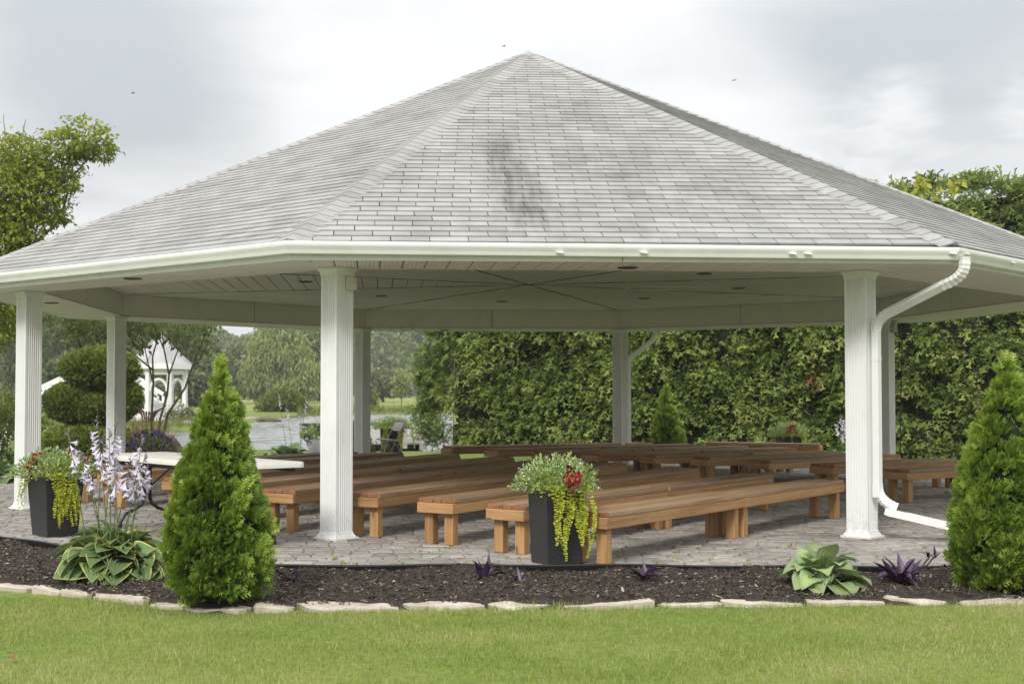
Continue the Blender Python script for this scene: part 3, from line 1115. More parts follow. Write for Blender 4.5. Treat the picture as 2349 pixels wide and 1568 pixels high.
def build_ceilings():
    inn = offset_ring(RING, -.105)
    # dark backing sheets above the panels
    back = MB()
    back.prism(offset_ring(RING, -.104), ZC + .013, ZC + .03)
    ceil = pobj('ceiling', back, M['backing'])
    pw = .203
    for k in range(8):
        p, q = inn[k], inn[(k + 1) % 8]
        ex, ey = q[0] - p[0], q[1] - p[1]
        l = math.hypot(ex, ey)
        e = (ex / l, ey / l)
        nv = (e[1], -e[0])
        D = nv[0] * (p[0] - PC[0]) + nv[1] * (p[1] - PC[1])
        tri = [PC, p, q]
        if area(tri) < 0: tri = tri[::-1]
        tri = inset_poly(tri, .012)
        j = 0
        while j * pw < D:
            a, b = D - (j + 1) * pw, D - j * pw
            c0 = nv[0] * PC[0] + nv[1] * PC[1]
            poly = clip_poly(tri, nv[0], nv[1], c0 + b - .005)
            poly = clip_poly(poly, -nv[0], -nv[1], -(c0 + a + .005))
            if len(poly) >= 3 and abs(area(poly)) > .0015:
                obj('ceiling_panel', panel_mesh(poly, ZC, e, 'ceiling_panel'), ceil, M['panel'])
            j += 1
    for k in range(8):  # thin dark strips along the octant seams, standing in for the gap shadows
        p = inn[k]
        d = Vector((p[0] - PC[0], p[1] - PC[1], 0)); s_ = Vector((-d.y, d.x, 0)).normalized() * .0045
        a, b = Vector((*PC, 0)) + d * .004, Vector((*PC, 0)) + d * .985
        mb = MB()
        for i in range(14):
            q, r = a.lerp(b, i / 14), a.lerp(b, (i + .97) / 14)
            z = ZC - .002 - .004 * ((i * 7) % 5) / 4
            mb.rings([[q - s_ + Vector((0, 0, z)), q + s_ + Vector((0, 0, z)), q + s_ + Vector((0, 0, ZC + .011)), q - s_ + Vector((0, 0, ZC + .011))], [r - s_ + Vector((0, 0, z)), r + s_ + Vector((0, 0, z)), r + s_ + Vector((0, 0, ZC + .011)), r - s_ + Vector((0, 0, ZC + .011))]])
        pobj('seam_shade', mb, M['backing'], ceil)
    # eave soffit
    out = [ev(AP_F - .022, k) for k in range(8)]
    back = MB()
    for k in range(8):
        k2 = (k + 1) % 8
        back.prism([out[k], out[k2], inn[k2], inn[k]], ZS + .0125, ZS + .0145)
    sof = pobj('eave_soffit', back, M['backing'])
    for k in range(8):
        k2 = (k + 1) % 8
        quad = [out[k], out[k2], inn[k2], inn[k]]
        if area(quad) < 0: quad = quad[::-1]
        quad = inset_poly(quad, .005)
        p, q = out[k], out[k2]
        l = math.hypot(q[0] - p[0], q[1] - p[1])
        e = ((q[0] - p[0]) / l, (q[1] - p[1]) / l)
        nv = (e[1], -e[0])
        c0 = e[0] * p[0] + e[1] * p[1]
        s = -.06
        while s < l:
            poly = clip_poly(quad, e[0], e[1], c0 + s + pw - .005)
            poly = clip_poly(poly, -e[0], -e[1], -(c0 + s + .005))
            if len(poly) >= 3 and abs(area(poly)) > .0015:
                obj('soffit_panel', panel_mesh(poly, ZS, nv, 'soffit_panel'), sof, M['panel'])
            s += pw
    # recessed lights and the attic hatch
    ring = MB().lathe([(.062, 0), (.062, -.006), (.088, -.009), (.094, -.004), (.094, 0)], 20)
    disc = MB().lathe([(.0618, -.0012), (.0618, -.004), (.02, -.0045)], 20)
    rm, dm = ring.mesh('ceiling_light'), disc.mesh('lamp')
    rm.materials.append(M['lamp_dark']); dm.materials.append(M['lamp_dark'])
    for x, y, z in ((.39, -6.2, ZS), (2.03, -1.75, ZC), (3.02, .62, ZC), (2.05, 2.75, ZC), (-.13, 3.55, ZC), (-2.06, 2.3, ZC), (-3.0, -.4, ZC), (-4.36, -4.9, ZS), (-6.2, -1.1, ZS), (7.05, 2.55 - 3.2, ZS), (6.1, 3.3, ZS), (-6.3, 3.4, ZS), (-1.0, 6.5, ZS)):
        o = obj('ceiling_light', rm, pav, None, (x - PC[0], y - PC[1], z))
        obj('lamp', dm, o)
    h = MB()
    for a in ((-.55, .55, -.32, -.27), (-.55, .55, .27, .32), (-.55, -.50, -.27, .27), (.50, .55, -.27, .27)):
        h.box(a[0], a[1], a[2], a[3], -.012, -.001)
    obj('attic_hatch', h, pav, M['panel'], (2.0 - PC[0], .62 - PC[1], ZC), (0, 0, R_(5)))


build_ceilings()


def build_eaves():
    prof = [(.0, .004), (.0, .098), (.003, .098), (.003, .007), (.068, .007), (.077, .025), (.080, .042), (.103, .064), (.107, .078), (.107, .098),
            (.115, .104), (.118, .098), (.116, .074), (.111, .060), (.089, .038), (.086, .022), (.075, .001), (.004, .0)]
    drop = [0.004, -.020, -.006, -.002, -.01, 0, 0, 0]
    for k in range(8):
        k2 = (k + 1) % 8
        a, b = [ev(AP_F - .02, j) for j in (k, k2)], [ev(AP_F, j) for j in (k, k2)]
        mb = MB()
        for t0, t1 in ((.0003, .4993), (.5007, .9997)):
            f = lambda p, q, t: (p[0] + (q[0] - p[0]) * t, p[1] + (q[1] - p[1]) * t)
            mb.prism([f(*b, t0), f(*b, t1), f(*a, t1), f(*a, t0)], ZS - .006, ZE - .002)
        pobj('fascia', mb, M['trim'])
        rings = []
        for j, kk in ((k, k), (k2, k2)):
            rings.append([(*ev(AP_F + .001 + o, kk), ZS + .040 + z + drop[kk]) for o, z in prof])
        g = MB().rings(rings)
        pobj('gutter', smooth_by(g.mesh('gutter'), 40), M['gutter'])
    # bulb clips left on the front gutter
    clip = MB().lathe([(.002, -.012), (.008, -.010), (.010, 0), (.006, .010), (.002, .013)], 8)
    nrm = Vector((math.sin(ROT), -math.cos(ROT), 0))
    for x, y, ni in ((1284, 578, 0), (1477, 578, 0), (1818.7, 580, 0), (1854, 580, 0), (2186, 578.6, 0), (2217, 579, 1), (2323, 599.6, 1)):
        t = ROT + ni * PI / 4
        n = Vector((math.sin(t), -math.cos(t), 0))
        d = img_dir(x, y)
        ap = AP_F + .112
        tt = (ap - n.dot(Vector(CAM) - Vector((*PC, 0)))) / n.dot(d)
        p = Vector(CAM) + d * tt
        e = Vector((math.cos(t), math.sin(t), 0))
        mb = MB().rings([[p + e * (.034 * math.cos(q) * s) + Vector((0, 0, .010 * math.sin(q) * s)) + n * h for q in [2 * PI * i / 10 for i in range(10)]] for s, h in ((1, -.012), (1, .004), (.7, .012))])
        mb.rings([[p + e * (.014 + .010 * math.cos(q) * s) + Vector((0, 0, -.004 + .007 * math.sin(q) * s)) + n * h for q in [2 * PI * i / 8 for i in range(8)]] for s, h in ((1, .010), (1, .022))])
        pobj('gutter_clip', smooth_by(mb.mesh('gutter_clip'), 50), M['gutter'])


def smooth_by(me, deg):
    me.polygons.foreach_set('use_smooth', [True] * len(me.polygons))
    try:
        me.set_sharp_from_angle(angle=R_(deg))
    except Exception:
        pass
    return me


build_eaves()


def build_roof():
    apx = Vector((PC[0], PC[1], ZA))
    AP_R = 6.935
    vs = [(*ev(AP_R, k), ZE) for k in range(8)]
    deck = MB()
    dn = .012
    deck.add([(x, y, z - dn) for x, y, z in vs] + [(apx.x, apx.y, apx.z - dn)], [(k, (k + 1) % 8, 8) for k in range(8)])
    roof = pobj('roof', deck, M['deck'])
    EX, TW, GAP = .1356, .333, .0075
    rnd = random.Random(5)

    def tab(poly, s0, s1, TH=.016):
        """polygon in face coordinates (u, s) -> vertices with tilt"""
        def hgt(s): return TH - (TH - .0025) * (s - s0) / (s1 - s0)
        n = len(poly)
        v = [(u, s, -.003) for u, s in poly] + [(u, s, hgt(s)) for u, s in poly]
        f = [tuple(range(n, 2 * n))] + [(i, (i + 1) % n, n + (i + 1) % n, n + i) for i in range(n)]
        return v, f
    full = MB().add(*tab([(-TW / 2 + GAP / 2, 0), (TW / 2 - GAP / 2, 0), (TW / 2 - GAP / 2, EX + .014), (-TW / 2 + GAP / 2, EX + .014)], 0, EX + .014)).mesh('shingle')
    full.materials.append(M['shingle'])
    count = 0
    FV, FF, FT = [], [], []
    for k in (0, 7, 1, 2, 6, 3, 5, 4):
        A, B = Vector(vs[k]), Vector(vs[(k + 1) % 8])
        mid = (A + B) / 2
        U = (B - A).normalized()
        Sv = (apx - mid)
        SL = Sv.length
        Sv = Sv.normalized()
        Nn = U.cross(Sv)
        W = (B - A).length
        Mx = Matrix(((U.x, Sv.x, Nn.x, mid.x), (U.y, Sv.y, Nn.y, mid.y), (U.z, Sv.z, Nn.z, mid.z), (0, 0, 0, 1)))
        rows = int(SL / EX)
        for r in range(rows):
            s0 = r * EX + rnd.gauss(0, .0012)
            s1 = s0 + EX + .014
            hw = lambda s: max(W / 2 * (1 - s / SL), 0)
            off = (r % 2) * TW / 2 + .011 * r
            i0 = math.floor((-hw(s0) - off) / TW)
            u = i0 * TW + off
            while u < hw(s0):
                uj = rnd.gauss(0, .001)
                poly = [(u + GAP / 2 + uj, s0), (u + TW - GAP / 2 + uj, s0), (u + TW - GAP / 2 + uj, s1), (u + GAP / 2 + uj, s1)]
                inside = hw(s1) > u + TW and -hw(s1) < u
                if not inside:
                    poly = clip_poly(poly, 1, W / 2 / SL, W / 2)
                    if len(poly) >= 3: poly = clip_poly(poly, -1, W / 2 / SL, W / 2)
                if len(poly) >= 3 and abs(area(poly)) > .0008:
                    if k == 0 and count < 300:
                        count += 1
                        if inside:
                            o = obj('shingle', full, roof)
                            loc = Vector((u + TW / 2 + uj, s0, 0))
                        else:
                            vv, ff = tab([(a, b - s0) for a, b in poly], 0, s1 - s0)
                            o = obj('shingle', MB().add(vv, ff), roof, M['shingle'])
                            loc = Vector((0, s0, 0))
                        o.matrix_local = pav_inv @ Mx @ Matrix.Translation(loc) @ Matrix.Rotation(rnd.gauss(0, .004), 4, 'Z')
                    else:
                        vv, ff = tab(poly, s0, s1)
                        b0 = len(FV)
                        FV += [tuple(pav_inv @ (Mx @ Vector(p))) for p in vv]
                        FF += [tuple(b0 + i for i in f) for f in ff]
                        FT += [rnd.random()] * len(vv)
                u += TW
    me = bpy.data.meshes.new('shingle_field')
    me.from_pydata(FV, [], FF)
    a = me.attributes.new('tint', 'FLOAT', 'POINT'); a.data.foreach_set('value', np.array(FT, np.float32))
    tag(obj('shingle_field', me, roof, M['shingle_f']), kind='stuff')
    # hip caps: bent shingles lapped up each hip
    for k in range(8):
        Vt = Vector(vs[k])
        h = (apx - Vt)
        HL = h.length
        h = h.normalized()
        sides = []
        for s in (-1, 1):
            other = Vector(vs[(k + s) % 8])
            fn = (other - Vt).cross(apx - Vt).normalized()
            if fn.z < 0: fn = -fn
            wv = fn.cross(h)
            if wv.dot(other - Vt) < 0: wv = -wv
            sides.append((wv.normalized(), fn))
        up = (sides[0][1] + sides[1][1]).normalized()
        n = int(HL / .1425)
        big = MB(); bt = []
        for i in range(n):
            s0 = i * .1425 + .0 + rnd.gauss(0, .002)
            wd = .165 * min(1, (HL - s0) / 1.2 + .25)
            def line(s, hh, wd=wd):
                P = Vt + h * s
                (wl, nl), (wr, nr) = sides
                return [P + wl * wd + nl * (hh - .004), P + wl * wd * .5 + nl * (hh + .004), P + wl * .035 + nl * (hh + .010), P + up * (hh + .016), P + wr * .035 + nr * (hh + .010), P + wr * wd * .5 + nr * (hh + .004), P + wr * wd + nr * (hh - .004)]
            l0, l1 = line(s0, .016), line(s0 + .155, .009)
            lb = [p - up * .016 for p in l0]
            vv = lb + l0 + l1
            ff = []
            for j in range(6):
                ff += [(j, j + 1, 8 + j, 7 + j), (7 + j, 8 + j, 15 + j, 14 + j)]
            if k in (0, 1):
                pobj('ridge_cap', MB().add(vv, ff), M['shingle'], roof)
            else:
                b = len(big.v); big.add(vv, ff); bt += [rnd.random()] * len(vv)
        if big.v:
            me = big.mesh('ridge_cap_row')
            a = me.attributes.new('tint', 'FLOAT', 'POINT'); a.data.foreach_set('value', np.array(bt, np.float32))
            tag(pobj('ridge_cap_row', me, M['shingle_f'], roof), kind='stuff')
    tip = MB().rings([[(apx.x + r * math.cos(2 * PI * i / 8), apx.y + r * math.sin(2 * PI * i / 8), z) for i in range(8)] for r, z in ((.20, ZA - .085), (.10, ZA - .025), (.01, ZA + .03))])
    pobj('apex_cap', tip, M['shingle'], roof)


build_roof()


def build_downspouts():
    def rect(w, t):
        c = .008
        return [(-w / 2 + c, -t / 2), (w / 2 - c, -t / 2), (w / 2, -t / 2 + c), (w / 2, t / 2 - c), (w / 2 - c, t / 2), (-w / 2 + c, t / 2), (-w / 2, t / 2 - c), (-w / 2, -t / 2 + c)]

    def arc(p, q, r, n=7):
        """quadratic bend p-q-r"""
        p, q, r = Vector(p), Vector(q), Vector(r)
        return [p * (1 - t) ** 2 + q * 2 * t * (1 - t) + r * t * t for t in [i / n for i in range(n + 1)]]

    def ribbed(pts, prof):
        rings_src = []
        mb = MB()
        pts2 = [pts[0].lerp(pts[0], 0)]
        dense = []
        for a, b in zip(pts, pts[1:]):
            dense += [a, a.lerp(b, .5)]
        dense.append(pts[-1])
        mb.sweep(dense, prof, up=(.35, -.94, .05))
        n = len(prof)
        c = len(dense)
        for i in range(c):
            s = .93 if i % 2 else 1.03
            ctr = dense[i]
            for j in range(n):
                p = Vector(mb.v[i * n + j])
                mb.v[i * n + j] = tuple(ctr + (p - ctr) * s)
        return mb
    pr = rect(.085, .062)
    top = Vector((3.23, -6.72, 2.51))
    e1a, e1b, e1c = Vector((3.23, -6.72, 2.45)), Vector((3.23, -6.72, 2.33)), Vector((3.10, -6.55, 2.275))
    e2a, e2b, e2c = Vector((2.80, -6.115, 2.07)), Vector((2.705, -5.985, 2.015)), Vector((2.705, -5.985, 1.90))
    ds = pobj('downspout', MB().sweep([e2c, (2.705, -5.985, .47)], pr, up=(.7, -.7, 0)), M['gutter'])
    for pts in ([top, e1a] + arc(e1a, e1b, e1c)[1:], arc(e2a, e2b, e2c)):
        pobj('elbow', ribbed([Vector(p) for p in pts], pr), M['gutter'], ds)
    pobj('slanted_pipe', MB().sweep([e1c.lerp(e2a, -.05), e2a.lerp(e1c, -.05)], rect(.083, .060), up=(.35, -.94, .05)), M['gutter'], ds)
    pobj('joint_collar', MB().sweep([(2.705, -5.985, 1.66), (2.705, -5.985, 1.625)], rect(.090, .067), up=(.7, -.7, 0)), M['gutter'], ds)
    pobj('joint_collar', MB().sweep([(2.705, -5.985, .50), (2.705, -5.985, .38)], rect(.090, .067), up=(.7, -.7, 0)), M['gutter'], ds)
    low = arc((2.707, -5.985, .46), (2.715, -5.99, .34), (2.86, -6.03, .285))
    pobj('elbow', ribbed(low, pr), M['gutter'], ds)
    # open spill trough: a folded gutter length running away from the elbow
    tr = [(-.055, .035), (-.055, -.03), (.055, -.03), (.055, .035), (.050, .035), (.050, -.025), (-.050, -.025), (-.050, .035)]
    lid = [(-.052, .0), (-.045, .040), (.045, .040), (.052, 0), (.046, .0), (.041, .034), (-.041, .034), (-.046, 0)]
    a, b = Vector((2.74, -6.10, .255)), Vector((3.62, -6.20, .055))
    sp = pobj('spill_trough', MB().sweep([a, b], tr), M['gutter'])
    pobj('trough_cover', MB().sweep([a.lerp(b, .2), b], lid), M['gutter'], sp)
    # the one on the far column
    x, y = CN['E']
    q = [Vector((x + .75, y + .62, 2.44)), Vector((x + .75, y + .60, 2.36)), Vector((x + .66, y + .5, 2.27)), Vector((x + .22, y + .12, 1.97)), Vector((x + .15, y + .06, 1.90)), Vector((x + .15, y + .06, .1))]
    pobj('downspout', MB().sweep(q, rect(.085, .07), up=(.5, -.85, .05)), M['gutter'])


build_downspouts()

# ------------------------------------------------------------------ benches
BW = .377
_board = {}


def board(L, w, h):
    key = (round(L, 3), w, h)
    if key not in _board:
        _board[key] = bevelled(MB().box(0, L, -w / 2, w / 2, -h / 2, h / 2).mesh('board'), .004)
    return _board[key].copy() if False else _board[key]


def bench(p, ang, L, label, group, seed):
    """p: front edge corner at the near end; the bench runs along ang and lies to the left of that edge"""
    rnd = random.Random(seed)
    root = tag(empty('bench', (p[0], p[1], 0), ang), label, 'bench', group)
    y = 0
    for k, w in enumerate((.140, .089, .140)):
        L2 = L - .012 + rnd.uniform(-.006, .006)
        m = 'wood_seat'
        o = obj('seat_board', board(L, w - .001, .038), root, None, (.006 + rnd.uniform(-.004, .004), y + w / 2, .386 + rnd.uniform(-.0015, .0015)), (0, 0, 0), (L2 / L, 1, 1))
        if not o.data.materials: o.data.materials.append(None)
        o.material_slots[0].link = 'OBJECT'; o.material_slots[0].material = M[m]
        # sawn ends show as reddish blocks
        e = obj('board_end', board(.006, w - .003, .036), root, None, (.0005, y + w / 2, .386))
        if not e.data.materials: e.data.materials.append(None)
        e.material_slots[0].link = 'OBJECT'; e.material_slots[0].material = M['wood_red']
        y += w + .004

    def part(name, me, loc, rot, m='wood'):
        o = obj(name, me, root, None, loc, rot)
        if not o.data.materials: o.data.materials.append(None)
        o.material_slots[0].link = 'OBJECT'; o.material_slots[0].material = M[m]
        return o
    zc = .367 - .0445 - .0005
    part('side_apron', board(L, .038, .089), (0, .019 + .003, zc), (0, 0, 0))
    part('side_apron', board(L, .038, .089), (0, BW - .019 - .003, zc), (0, 0, 0))
    for xx in (.003 - .020, L + .017):
        part('end_apron', board(BW - .006, .038, .089), (xx, .003, zc), (0, 0, PI / 2))
    sc_ = MB()
    for yy in (.022, .030, BW - .030, BW - .022):
        for zz in (.300, .342):
            z2 = zz + rnd.uniform(-.006, .006)
            sc_.rings([[(-.0185 + h, yy + .0042 * math.cos(q), z2 + .0042 * math.sin(q)) for q in [2 * PI * i / 6 for i in range(6)]] for h in (.002, -.0015)])
    obj('screws', sc_, root, M['black_metal'])
    for xx in (.075, L - .075):
        for yy in (.06 + .0245, BW - .06 - .0245):
            part('leg', board(.2755, .089, .0885), (xx + rnd.uniform(-.01, .01), yy, .0015), (0, -PI / 2, 0))


ORD = ['first', 'second', 'third', 'fourth', 'fifth', 'sixth', 'seventh', 'eighth', 'ninth']


def bench_row(p0, p1, n, labels, group, seed):
    a = math.atan2(p1[1] - p0[1], p1[0] - p0[0])
    Lt = math.hypot(p1[0] - p0[0], p1[1] - p0[1])
    L = Lt / n - .045
    for i in range(n):
        t = i / n
        bench((p0[0] + (p1[0] - p0[0]) * t + .02 * math.cos(a), p0[1] + (p1[1] - p0[1]) * t + .02 * math.sin(a)), a, L, labels[i], group, seed + i)


def build_benches():
    left = [((-.04, -7.93), (3.05, -3.95)), ((-.63, -7.31), (2.54, -3.0)), ((-1.19, -6.66), (1.95, -1.81)), ((-1.86, -6.04), (1.26, -.63)), ((-2.67, -5.62), (.55, .22)),
            ((-3.30, -4.85), (-.12, .83)), ((-3.92, -4.0), (-.86, 1.72)), ((-4.87, -2.97), (-1.7, 2.19)), ((-5.45, -2.2), (-2.40, 2.47))]
    for i, (a, b) in enumerate(left):
        lab = [f'brown lumber bench, lawn end of the {ORD[i]} row from the front planter', f'brown lumber bench, inner end of the {ORD[i]} row from the front planter']
        if i == 0:
            lab = ['frontmost brown bench with its sawn end beside the black woven planter', 'brown bench butted end to end behind the frontmost bench, near the downspout column']
        bench_row(a, b, 2, lab, 'benches in rows beside the white folding table', 100 + i * 10)
    right = [((-.92, 4.38), (2.8, 6.27), 2), ((-.21, 3.4), (3.5, 5.7), 2), ((.50, 2.70), (4.22, 4.9), 2), ((1.21, 2.02), (4.83, 4.2), 2), ((1.97, 1.45), (5.2, 2.95), 2), ((2.64, .85), (5.45, 2.35), 1),
             ((3.27, .0), (5.73, 1.85), 1), ((3.85, -.96), (6.1, .63), 1), ((4.40, -2.10), (6.50, -.60), 1)]
    for i, (a, b, n) in enumerate(right):
        if n == 2:
            lab = [f'dark shaded bench, aisle end of the {ORD[i]} hedge-side row from the folding chair', f'brown bench, hedge end of the {ORD[i]} hedge-side row from the folding chair']
        else:
            lab = [f'single brown bench forming the {ORD[i]} hedge-side row from the folding chair']
        if i == 8: lab = ['brown bench beside the bright conical evergreen, behind the downspout column']
        bench_row(a, b, n, lab, 'benches in fanned rows beside the hedge', 300 + i * 10)
    bench_row((3.83, 6.70), (5.70, 5.86), 1, ['lone pale-topped bench set crosswise at the far edge before the red flowers'], None, 500)


build_benches()


# ------------------------------------------------------------------ folding table and chair
def build_table():
    L0, N0 = Vector((-4.58, -5.52)), Vector((-3.03, -7.37))
    d = (N0 - L0).normalized()
    a = math.atan2(d.y, d.x)
    root = tag(empty('folding_table', (L0.x, L0.y, 0), a), 'long white plastic folding table with black bent-tube legs', 'table')
    L, W = 2.41, .76
    poly = []
    for cx, cy, a0 in ((L - .06, .06, -90), (L - .06, W - .06, 0), (.06, W - .06, 90), (.06, .06, 180)):
        poly += [(cx + .06 * math.cos(R_(a0 + 18 * i)), cy + .06 * math.sin(R_(a0 + 18 * i))) for i in range(6)]
    top = MB().rings([[(x, y, .694) for x, y in poly], [(L / 2 + (x - L / 2) * 1.0, W / 2 + (y - W / 2) * 1.0, .728) for x, y in poly], [(L / 2 + (x - L / 2) * .996, W / 2 + (y - W / 2) * .99, .738) for x, y in poly], [(L / 2 + (x - L / 2) * .98, W / 2 + (y - W / 2) * .95, .741) for x, y in poly]])
    obj('tabletop', smooth_by(top.mesh('tabletop'), 35), root, M['plastic_white'])
    for x, s in ((.34, 1), (L - .34, -1)):
        leg = MB()
        leg.tube([(x, W / 2 - .03, .69), (x, W / 2 - .03, .30)], .017, 8)
        leg.tube([(x, W / 2 + .03, .69), (x, W / 2 + .03, .30)], .017, 8)
        for sy in (-1, 1):
            leg.tube([(x, W / 2 + sy * .03, .34), (x, W / 2 + sy * .05, .27), (x, W / 2 + sy * .12, .225), (x, W / 2 + sy * .22, .19), (x, W / 2 + sy * .27, .12), (x, W / 2 + sy * .29, .018)], .016, 8)
        leg.tube([(x, W / 2 - .30, .68), (x, W / 2 + .30, .68)], .016, 8)
        lo = obj('leg', smooth(leg.mesh('leg')), root, M['black_metal'])
        obj('brace', MB().tube([(x + s * .02, W / 2, .42), (x + s * .55, W / 2, .685)], .010, 6), lo, M['black_metal'])
    obj('side_rail', MB().box(.1, L - .1, .05, .07, .655, .692).box(.1, L - .1, W - .07, W - .05, .655, .692), root, M['black_metal'])


build_table()


def build_chair():
    # local: seat faces -x (towards the table side), y across
    root = tag(empty('folding_chair', (-2.02, 7.35, -.03), R_(28)), 'beige and grey metal folding chair on the grass beside a black planter', 'chair')
    for y in (-.2, .2):
        fr = MB().tube([(-.19, y, .01), (.02, y, .42), (.20, y, .74), (.215, y * .92, .80)], .012, 6)
        obj('front_leg_tube', smooth(fr.mesh('frame_tube')), root, M['chair_metal'])
        rl = MB().tube([(.22, y * .86, .01), (.06, y * .86, .34), (-.10, y * .86, .435)], .011, 6)
        obj('rear_leg_tube', smooth(rl.mesh('rear_leg')), root, M['chair_metal'])
        obj('foot_brace', MB().tube([(-.22, y * .9, .43), (-.10, y * .9, .20)], .008, 5), root, M['chair_metal'])
    obj('stretcher', MB().tube([(.17, -.17, .11), (.17, .17, .11)], .009, 5).tube([(-.14, -.2, .10), (-.14, .2, .10)], .009, 5).tube([(.215, -.185, .80), (.225, 0, .815), (.215, .185, .80)], .012, 6), root, M['chair_metal'])
    seat = MB().rings([[(-.03 + .21 * sc_ * math.copysign(abs(math.cos(t)) ** .5, math.cos(t)), .185 * sc_ * math.copysign(abs(math.sin(t)) ** .5, math.sin(t)), z - .02 * math.cos(t)) for t in [2 * PI * i / 20 for i in range(20)]] for sc_, z in ((.96, .425), (1, .435), (1, .447), (.94, .455))])
    obj('seat', smooth_by(seat.mesh('seat'), 40), root, M['chair_plastic'])
    def bx(y, z, off): return .02 + (z - .42) * .5625 + off + .035 * (1 - (y / .205) ** 2) - .01
    rings = []
    for s_, off in ((.96, -.010), (1, -.004), (1, .006), (.96, .012)):
        ring = []
        for i in range(20):
            t = 2 * PI * i / 20
            y = .20 * s_ * math.copysign(abs(math.cos(t)) ** .5, math.cos(t))
            z = .71 + .105 * s_ * math.copysign(abs(math.sin(t)) ** .5, math.sin(t))
            ring.append((bx(y, z, off), y, z))
        rings.append(ring)
    bk = MB().rings(rings)
    obj('backrest', smooth_by(bk.mesh('backrest'), 40), root, M['chair_plastic'])


build_chair()


# ------------------------------------------------------------------ planters and potted plants
def planter(loc, rz, wb, wt, h, label, m='wicker', group=None, name='planter'):
    root = tag(empty(name, loc, rz), label, 'planter', group)
    def sq(r, z): return [(-r, -r, z), (r, -r, z), (r, r, z), (-r, r, z)]
    b, t = wb / 2, wt / 2
    body = MB().rings([sq(b, .0), sq(t, h - .035), sq(t, h - .035), sq(t + .006, h - .03), sq(t + .006, h), sq(t - .012, h), sq(t - .018, h - .06)])
    obj('body', bevelled(body.mesh('body'), .003), root, M[m])
    obj('soil', MB().add(sq(t - .016, h - .045), [(0, 1, 2, 3)]), root, M['soil'])
    return root


def dome_plant(root, part, n, c, r, hgt, tmpl, size, mat, up=.7, sz=.25, shell=.5):
    th = rng.random(n) * 2 * PI
    q = np.sqrt(rng.random(n))
    q = shell + (1 - shell) * q if shell > 0 else q
    e = np.arcsin(rng.random(n))
    d = np.stack([np.cos(e) * np.cos(th), np.cos(e) * np.sin(th), np.sin(e)], 1)
    bump_ = 1 + .18 * np.sin(th * 3 + 1) * np.cos(e * 5)
    P = np.array(c) + d * q[:, None] * bump_[:, None] * np.array([r, r, hgt])
    dd = d + np.array([0, 0, up]) + rng.normal(0, .5, (n, 3))
    me = scatter(part, tmpl, P, frames(dd, rand_dir(n)), size * (1 - sz + 2 * sz * rng.random(n)), rng.random(n))
    return obj(part, me, root, M[mat])


def blossom_mesh(mat, r=.03, n=26, seed=0):
    g = np.random.default_rng(seed)
    d = g.normal(size=(n, 3)); d = unit(d)
    P = d * r * (.55 + .45 * g.random(n))[:, None]
    t = ([(0, 0, 0), (-.5, .5, .1), (0, 1, -.05), (.5, .5, .1)], [(0, 1, 2, 3)])
    me = scatter('blossom', t, P, frames(unit(d + g.normal(0, .6, (n, 3))), d), .026 * (.7 + .6 * g.random(n)))
    me.materials.append(M[mat])
    return me


BL_RED, BL_DARK, BL_VIO = blossom_mesh('red', .024, 26, 1), blossom_mesh('darkred', .022, 22, 2), blossom_mesh('violet', .028, 20, 3)


def vines(root, starts, lengths, seed, out=(0, 0)):
    """hanging strands of small round paired leaves"""
    g = np.random.default_rng(seed)
    for (x, y, z, ox, oy), L in zip(starts, lengths):
        n = int(L / .016)
        t = np.linspace(0, 1, n)
        # arch over the rim, then hang
        s = t * L
        px = x + ox * (1 - np.exp(-s * 9)) * .075 + .030 * np.sin(s * 7 + g.random() * 6)
        py = y + oy * (1 - np.exp(-s * 9)) * .075 + .022 * np.cos(s * 8 + g.random() * 6)
        pz = z + .035 * np.sin(np.minimum(s * 22, PI)) - np.maximum(s - .07, 0)
        P = np.repeat(np.stack([px, py, pz], 1), 2, 0)
        k = len(P)
        side = np.tile([1.0, -1.0], n)
        o = np.array([ox, oy, 0]); sd_ = np.array([-oy, ox, 0])
        d = sd_ * side[:, None] * (.9 + .3 * g.random(k))[:, None] + o * (.25 + .5 * g.random(k))[:, None] + np.array([0, 0, -.2]) + g.normal(0, .28, (k, 3))
        nr = o * .8 + np.array([0, 0, .75]) + g.normal(0, .3, (k, 3))
        size = (.019 + .011 * g.random(k)) * (1 - .45 * np.repeat(t, 2) ** 3)
        me = scatter('vine', ROUND, P, frames(d, nr), size, np.clip(g.random(k) * .7 + .3 * np.repeat(t, 2), 0, 1))
        obj('vine', me, root, M['jenny'])


